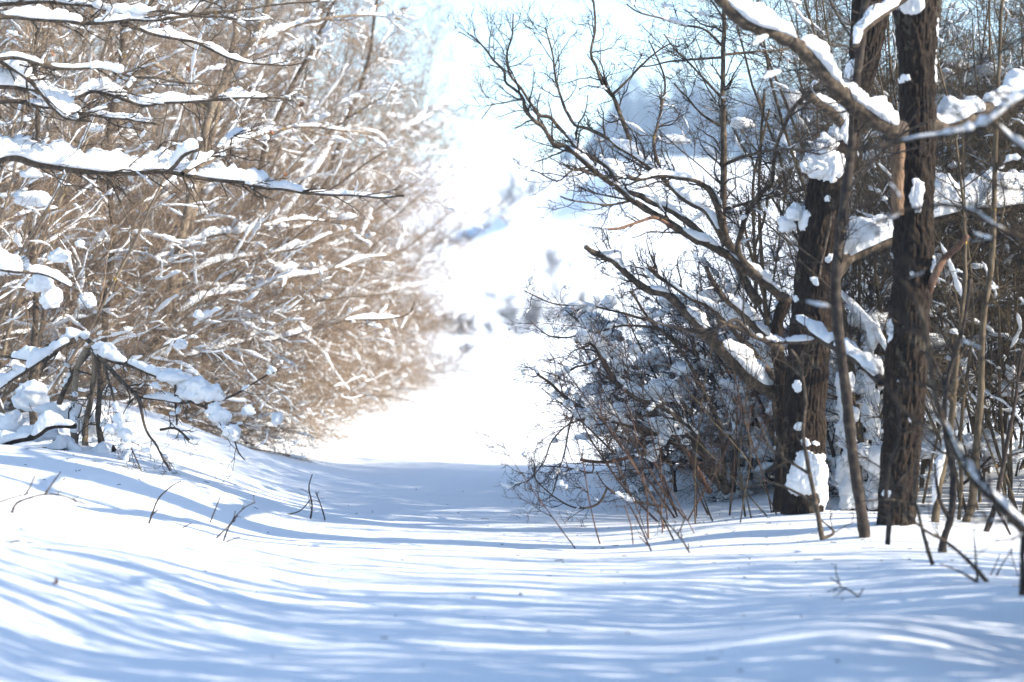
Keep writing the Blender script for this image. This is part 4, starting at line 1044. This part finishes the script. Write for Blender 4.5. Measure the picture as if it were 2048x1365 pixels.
for px, py, s, lab in [(120, 1168, 22, 'curled brown oak leaf lying on the snow at the lower left'), (1050, 1191, 9, 'tiny red brown leaf lying mid path on the snow')]:
    Yd = 12.5
    for _ in range(30):
        x = (px - 1024) / FPX * Yd
        Yd = (CAM_H - gz(x, Yd)) / (py - HOR) * FPX
    x = (px - 1024) / FPX * Yd
    z = gz(x, Yd)
    v, f = leaf_mesh((x - pw(s, Yd) / 2, Yd, z + 0.02), pw(s, Yd), px, 0.12)
    v[:, 2] += z + 0.004 - v[:, 2].min()
    tag(obj('fallen_leaf', [(v, f)], M_LEAF, loc=(x, Yd, z)), lab, 'leaf')

# crumbs of bark and twig fallen on the snow
n = 330
lx = np.concatenate([rng.normal(2.1, 0.8, 150), rng.uniform(-3.5, 3.0, 120), rng.normal(-3.0, 0.6, 60)])
ly = np.concatenate([rng.normal(15.6, 1.2, 150), rng.uniform(9.5, 21, 120), rng.normal(18.0, 0.9, 60)])
la_, ll = rng.uniform(0, 6.28, n), np.clip(rng.lognormal(-3.9, 0.6, n), 0.006, 0.09)
uu = np.linspace(-0.5, 0.5, 4)[None]
bx = lx[:, None] + np.cos(la_)[:, None] * uu * ll[:, None] + rng.normal(0, 0.0015, (n, 4))
by = ly[:, None] + np.sin(la_)[:, None] * uu * ll[:, None] + rng.normal(0, 0.0015, (n, 4))
bz = zg(bx, by) + 0.002
lit = obj('twig_litter', [tubes(np.stack([bx, by, bz], -1), np.full((n, 4), 0.0018) * rng.uniform(0.6, 1.6, (n, 1)), 4)], M_DARK, loc=(0, 15, 0))
lit['kind'] = 'stuff'
lit['label'] = 'crumbs of bark and twig scattered over the snow'

# ================================================================== FAR SHRUBS ON THE FIELD
def far_shrub(name, lab, cat, px, py, w, h, Yd, nst, rad, up=0.6, dens=9):
    x = (px - 1024) / FPX * Yd
    H = pw(h, Yd)
    return make_shrub(name, lab, cat, (x, Yd, gz(x, Yd)), nst=nst, H=H, lean=(0.0, 0), spread=1.0, elev=(up, 1.5), rad=rad, lat=int(dens * 1.5), tw=8, tl=3, mats=(M_FIELD, M_FIELD), snow=0.1,
                      base=pw(w, Yd) * 0.28, latL=0.42, twL=H * 0.2, thin=0.006, sw=(0.02, 0.02))
far_shrub('field_shrub', 'rounded grey shrub alone on the white field beyond the path', 'shrub', 1055, 668, 60, 88, 112, 12, 0.03)
far_shrub('field_shrub', 'low wide grey shrub on the field beside the left hazels', 'shrub', 935, 675, 80, 48, 108, 14, 0.03, 0.3)
far_shrub('field_shrub', 'low faint shrub on the field half hidden behind the left twigs', 'shrub', 866, 668, 70, 40, 109, 12, 0.03, 0.3)
far_shrub('field_sapling', 'slim pale sapling on the lower slope of the hill', 'sapling', 1122, 590, 40, 110, 132, 5, 0.03, 1.1, 7)
far_shrub('field_weed', 'small dark weed tuft on the field before the shrubs', 'weed', 934, 716, 20, 20, 70, 8, 0.008, 0.7, 5)
far_shrub('gully_shrub', 'blurred brown shrub on the rim of the gully in the hill', 'shrub', 1020, 450, 90, 60, 236, 12, 0.06, 0.4)
far_shrub('gully_shrub', 'blurred grey shrub at the upper end of the gully', 'shrub', 1065, 415, 60, 45, 280, 10, 0.06, 0.4)
far_shrub('gully_shrub', 'blurred brown shrub beside the gully where the left twigs end', 'shrub', 905, 465, 90, 40, 222, 12, 0.06, 0.3)
far_shrub('slope_shrub', 'faint grey shrub on the slope under the spreading limbs', 'shrub', 1165, 650, 50, 80, 118, 10, 0.03, 0.6)

# ================================================================== AIR
hz = bpy.data.objects.new('haze', bpy.data.meshes.new('haze'))
lo, hi = np.array([-760.0, -75.0, -8.0]), np.array([760.0, 920.0, 72.0])
vs = [(x, y, z) for x in (lo[0], hi[0]) for y in (lo[1], hi[1]) for z in (lo[2], hi[2])]
hz.data.from_pydata(vs, [], [(0, 1, 3, 2), (4, 6, 7, 5), (0, 4, 5, 1), (2, 3, 7, 6), (0, 2, 6, 4), (1, 5, 7, 3)])
mh, nth, bh, oh = mat('haze_air')
nth.nodes.remove(bh)
pv = nd(nth, 'ShaderNodeVolumePrincipled')
pv.inputs['Color'].default_value = (0.56, 0.76, 1.0, 1)
pv.inputs['Density'].default_value = 0.0006
pv.inputs['Anisotropy'].default_value = 0.2
nth.links.new(pv.outputs[0], oh.inputs['Volume'])
hz.data.materials.append(mh)
COL.objects.link(hz)
hz['kind'] = 'stuff'

# ================================================================== LIGHT, SKY, CAMERA
SUN_EL, SUN_AZ = math.radians(28), math.radians(107)      # azimuth clockwise from +Y
w = bpy.data.worlds.new('World')
sc.world = w
w.use_nodes = True
nt = w.node_tree
bg = nt.nodes['Background']
sky = nt.nodes.new('ShaderNodeTexSky')
sky.sky_type = 'NISHITA'
sky.sun_disc = False
sky.sun_elevation = SUN_EL
sky.sun_rotation = SUN_AZ
sky.air_density = 1.0
sky.dust_density = 0.3
sky.ozone_density = 1.8
nt.links.new(sky.outputs[0], bg.inputs[0])
bg.inputs[1].default_value = 0.14
sun = bpy.data.lights.new('sun', 'SUN')
sun.energy = 4.8
sun.angle = math.radians(0.5)
sun.color = (1.0, 0.92, 0.80)
so = bpy.data.objects.new('sun', sun)
COL.objects.link(so)
d = Vector((math.sin(SUN_AZ) * math.cos(SUN_EL), math.cos(SUN_AZ) * math.cos(SUN_EL), math.sin(SUN_EL)))
so.rotation_euler = d.to_track_quat('Z', 'Y').to_euler()
so.location = (30, -8, 20)

cam = bpy.data.cameras.new('camera')
co = bpy.data.objects.new('camera', cam)
COL.objects.link(co)
co.location = (0, 0, CAM_H)
co.rotation_euler = (math.radians(90), 0, 0)
cam.sensor_width = 36.0
cam.lens = FPX * 36.0 / 2048.0
cam.shift_y = -(1365 / 2 - HOR) / 2048.0
cam.clip_end = 3000
cam.clip_start = 0.2
cam.dof.use_dof = True
cam.dof.focus_distance = 18.3
cam.dof.aperture_fstop = 1.5
sc.camera = co

for o in bpy.data.objects:
    if '_o' in o.keys():
        del o['_o']

sc.view_settings.view_transform = 'Standard'
sc.view_settings.look = 'None'
sc.view_settings.exposure = 1.16
sc.view_settings.gamma = 1.0
sc.cycles.max_bounces = 6
sc.cycles.diffuse_bounces = 3
sc.cycles.volume_bounces = 1
sc.cycles.use_denoising = True
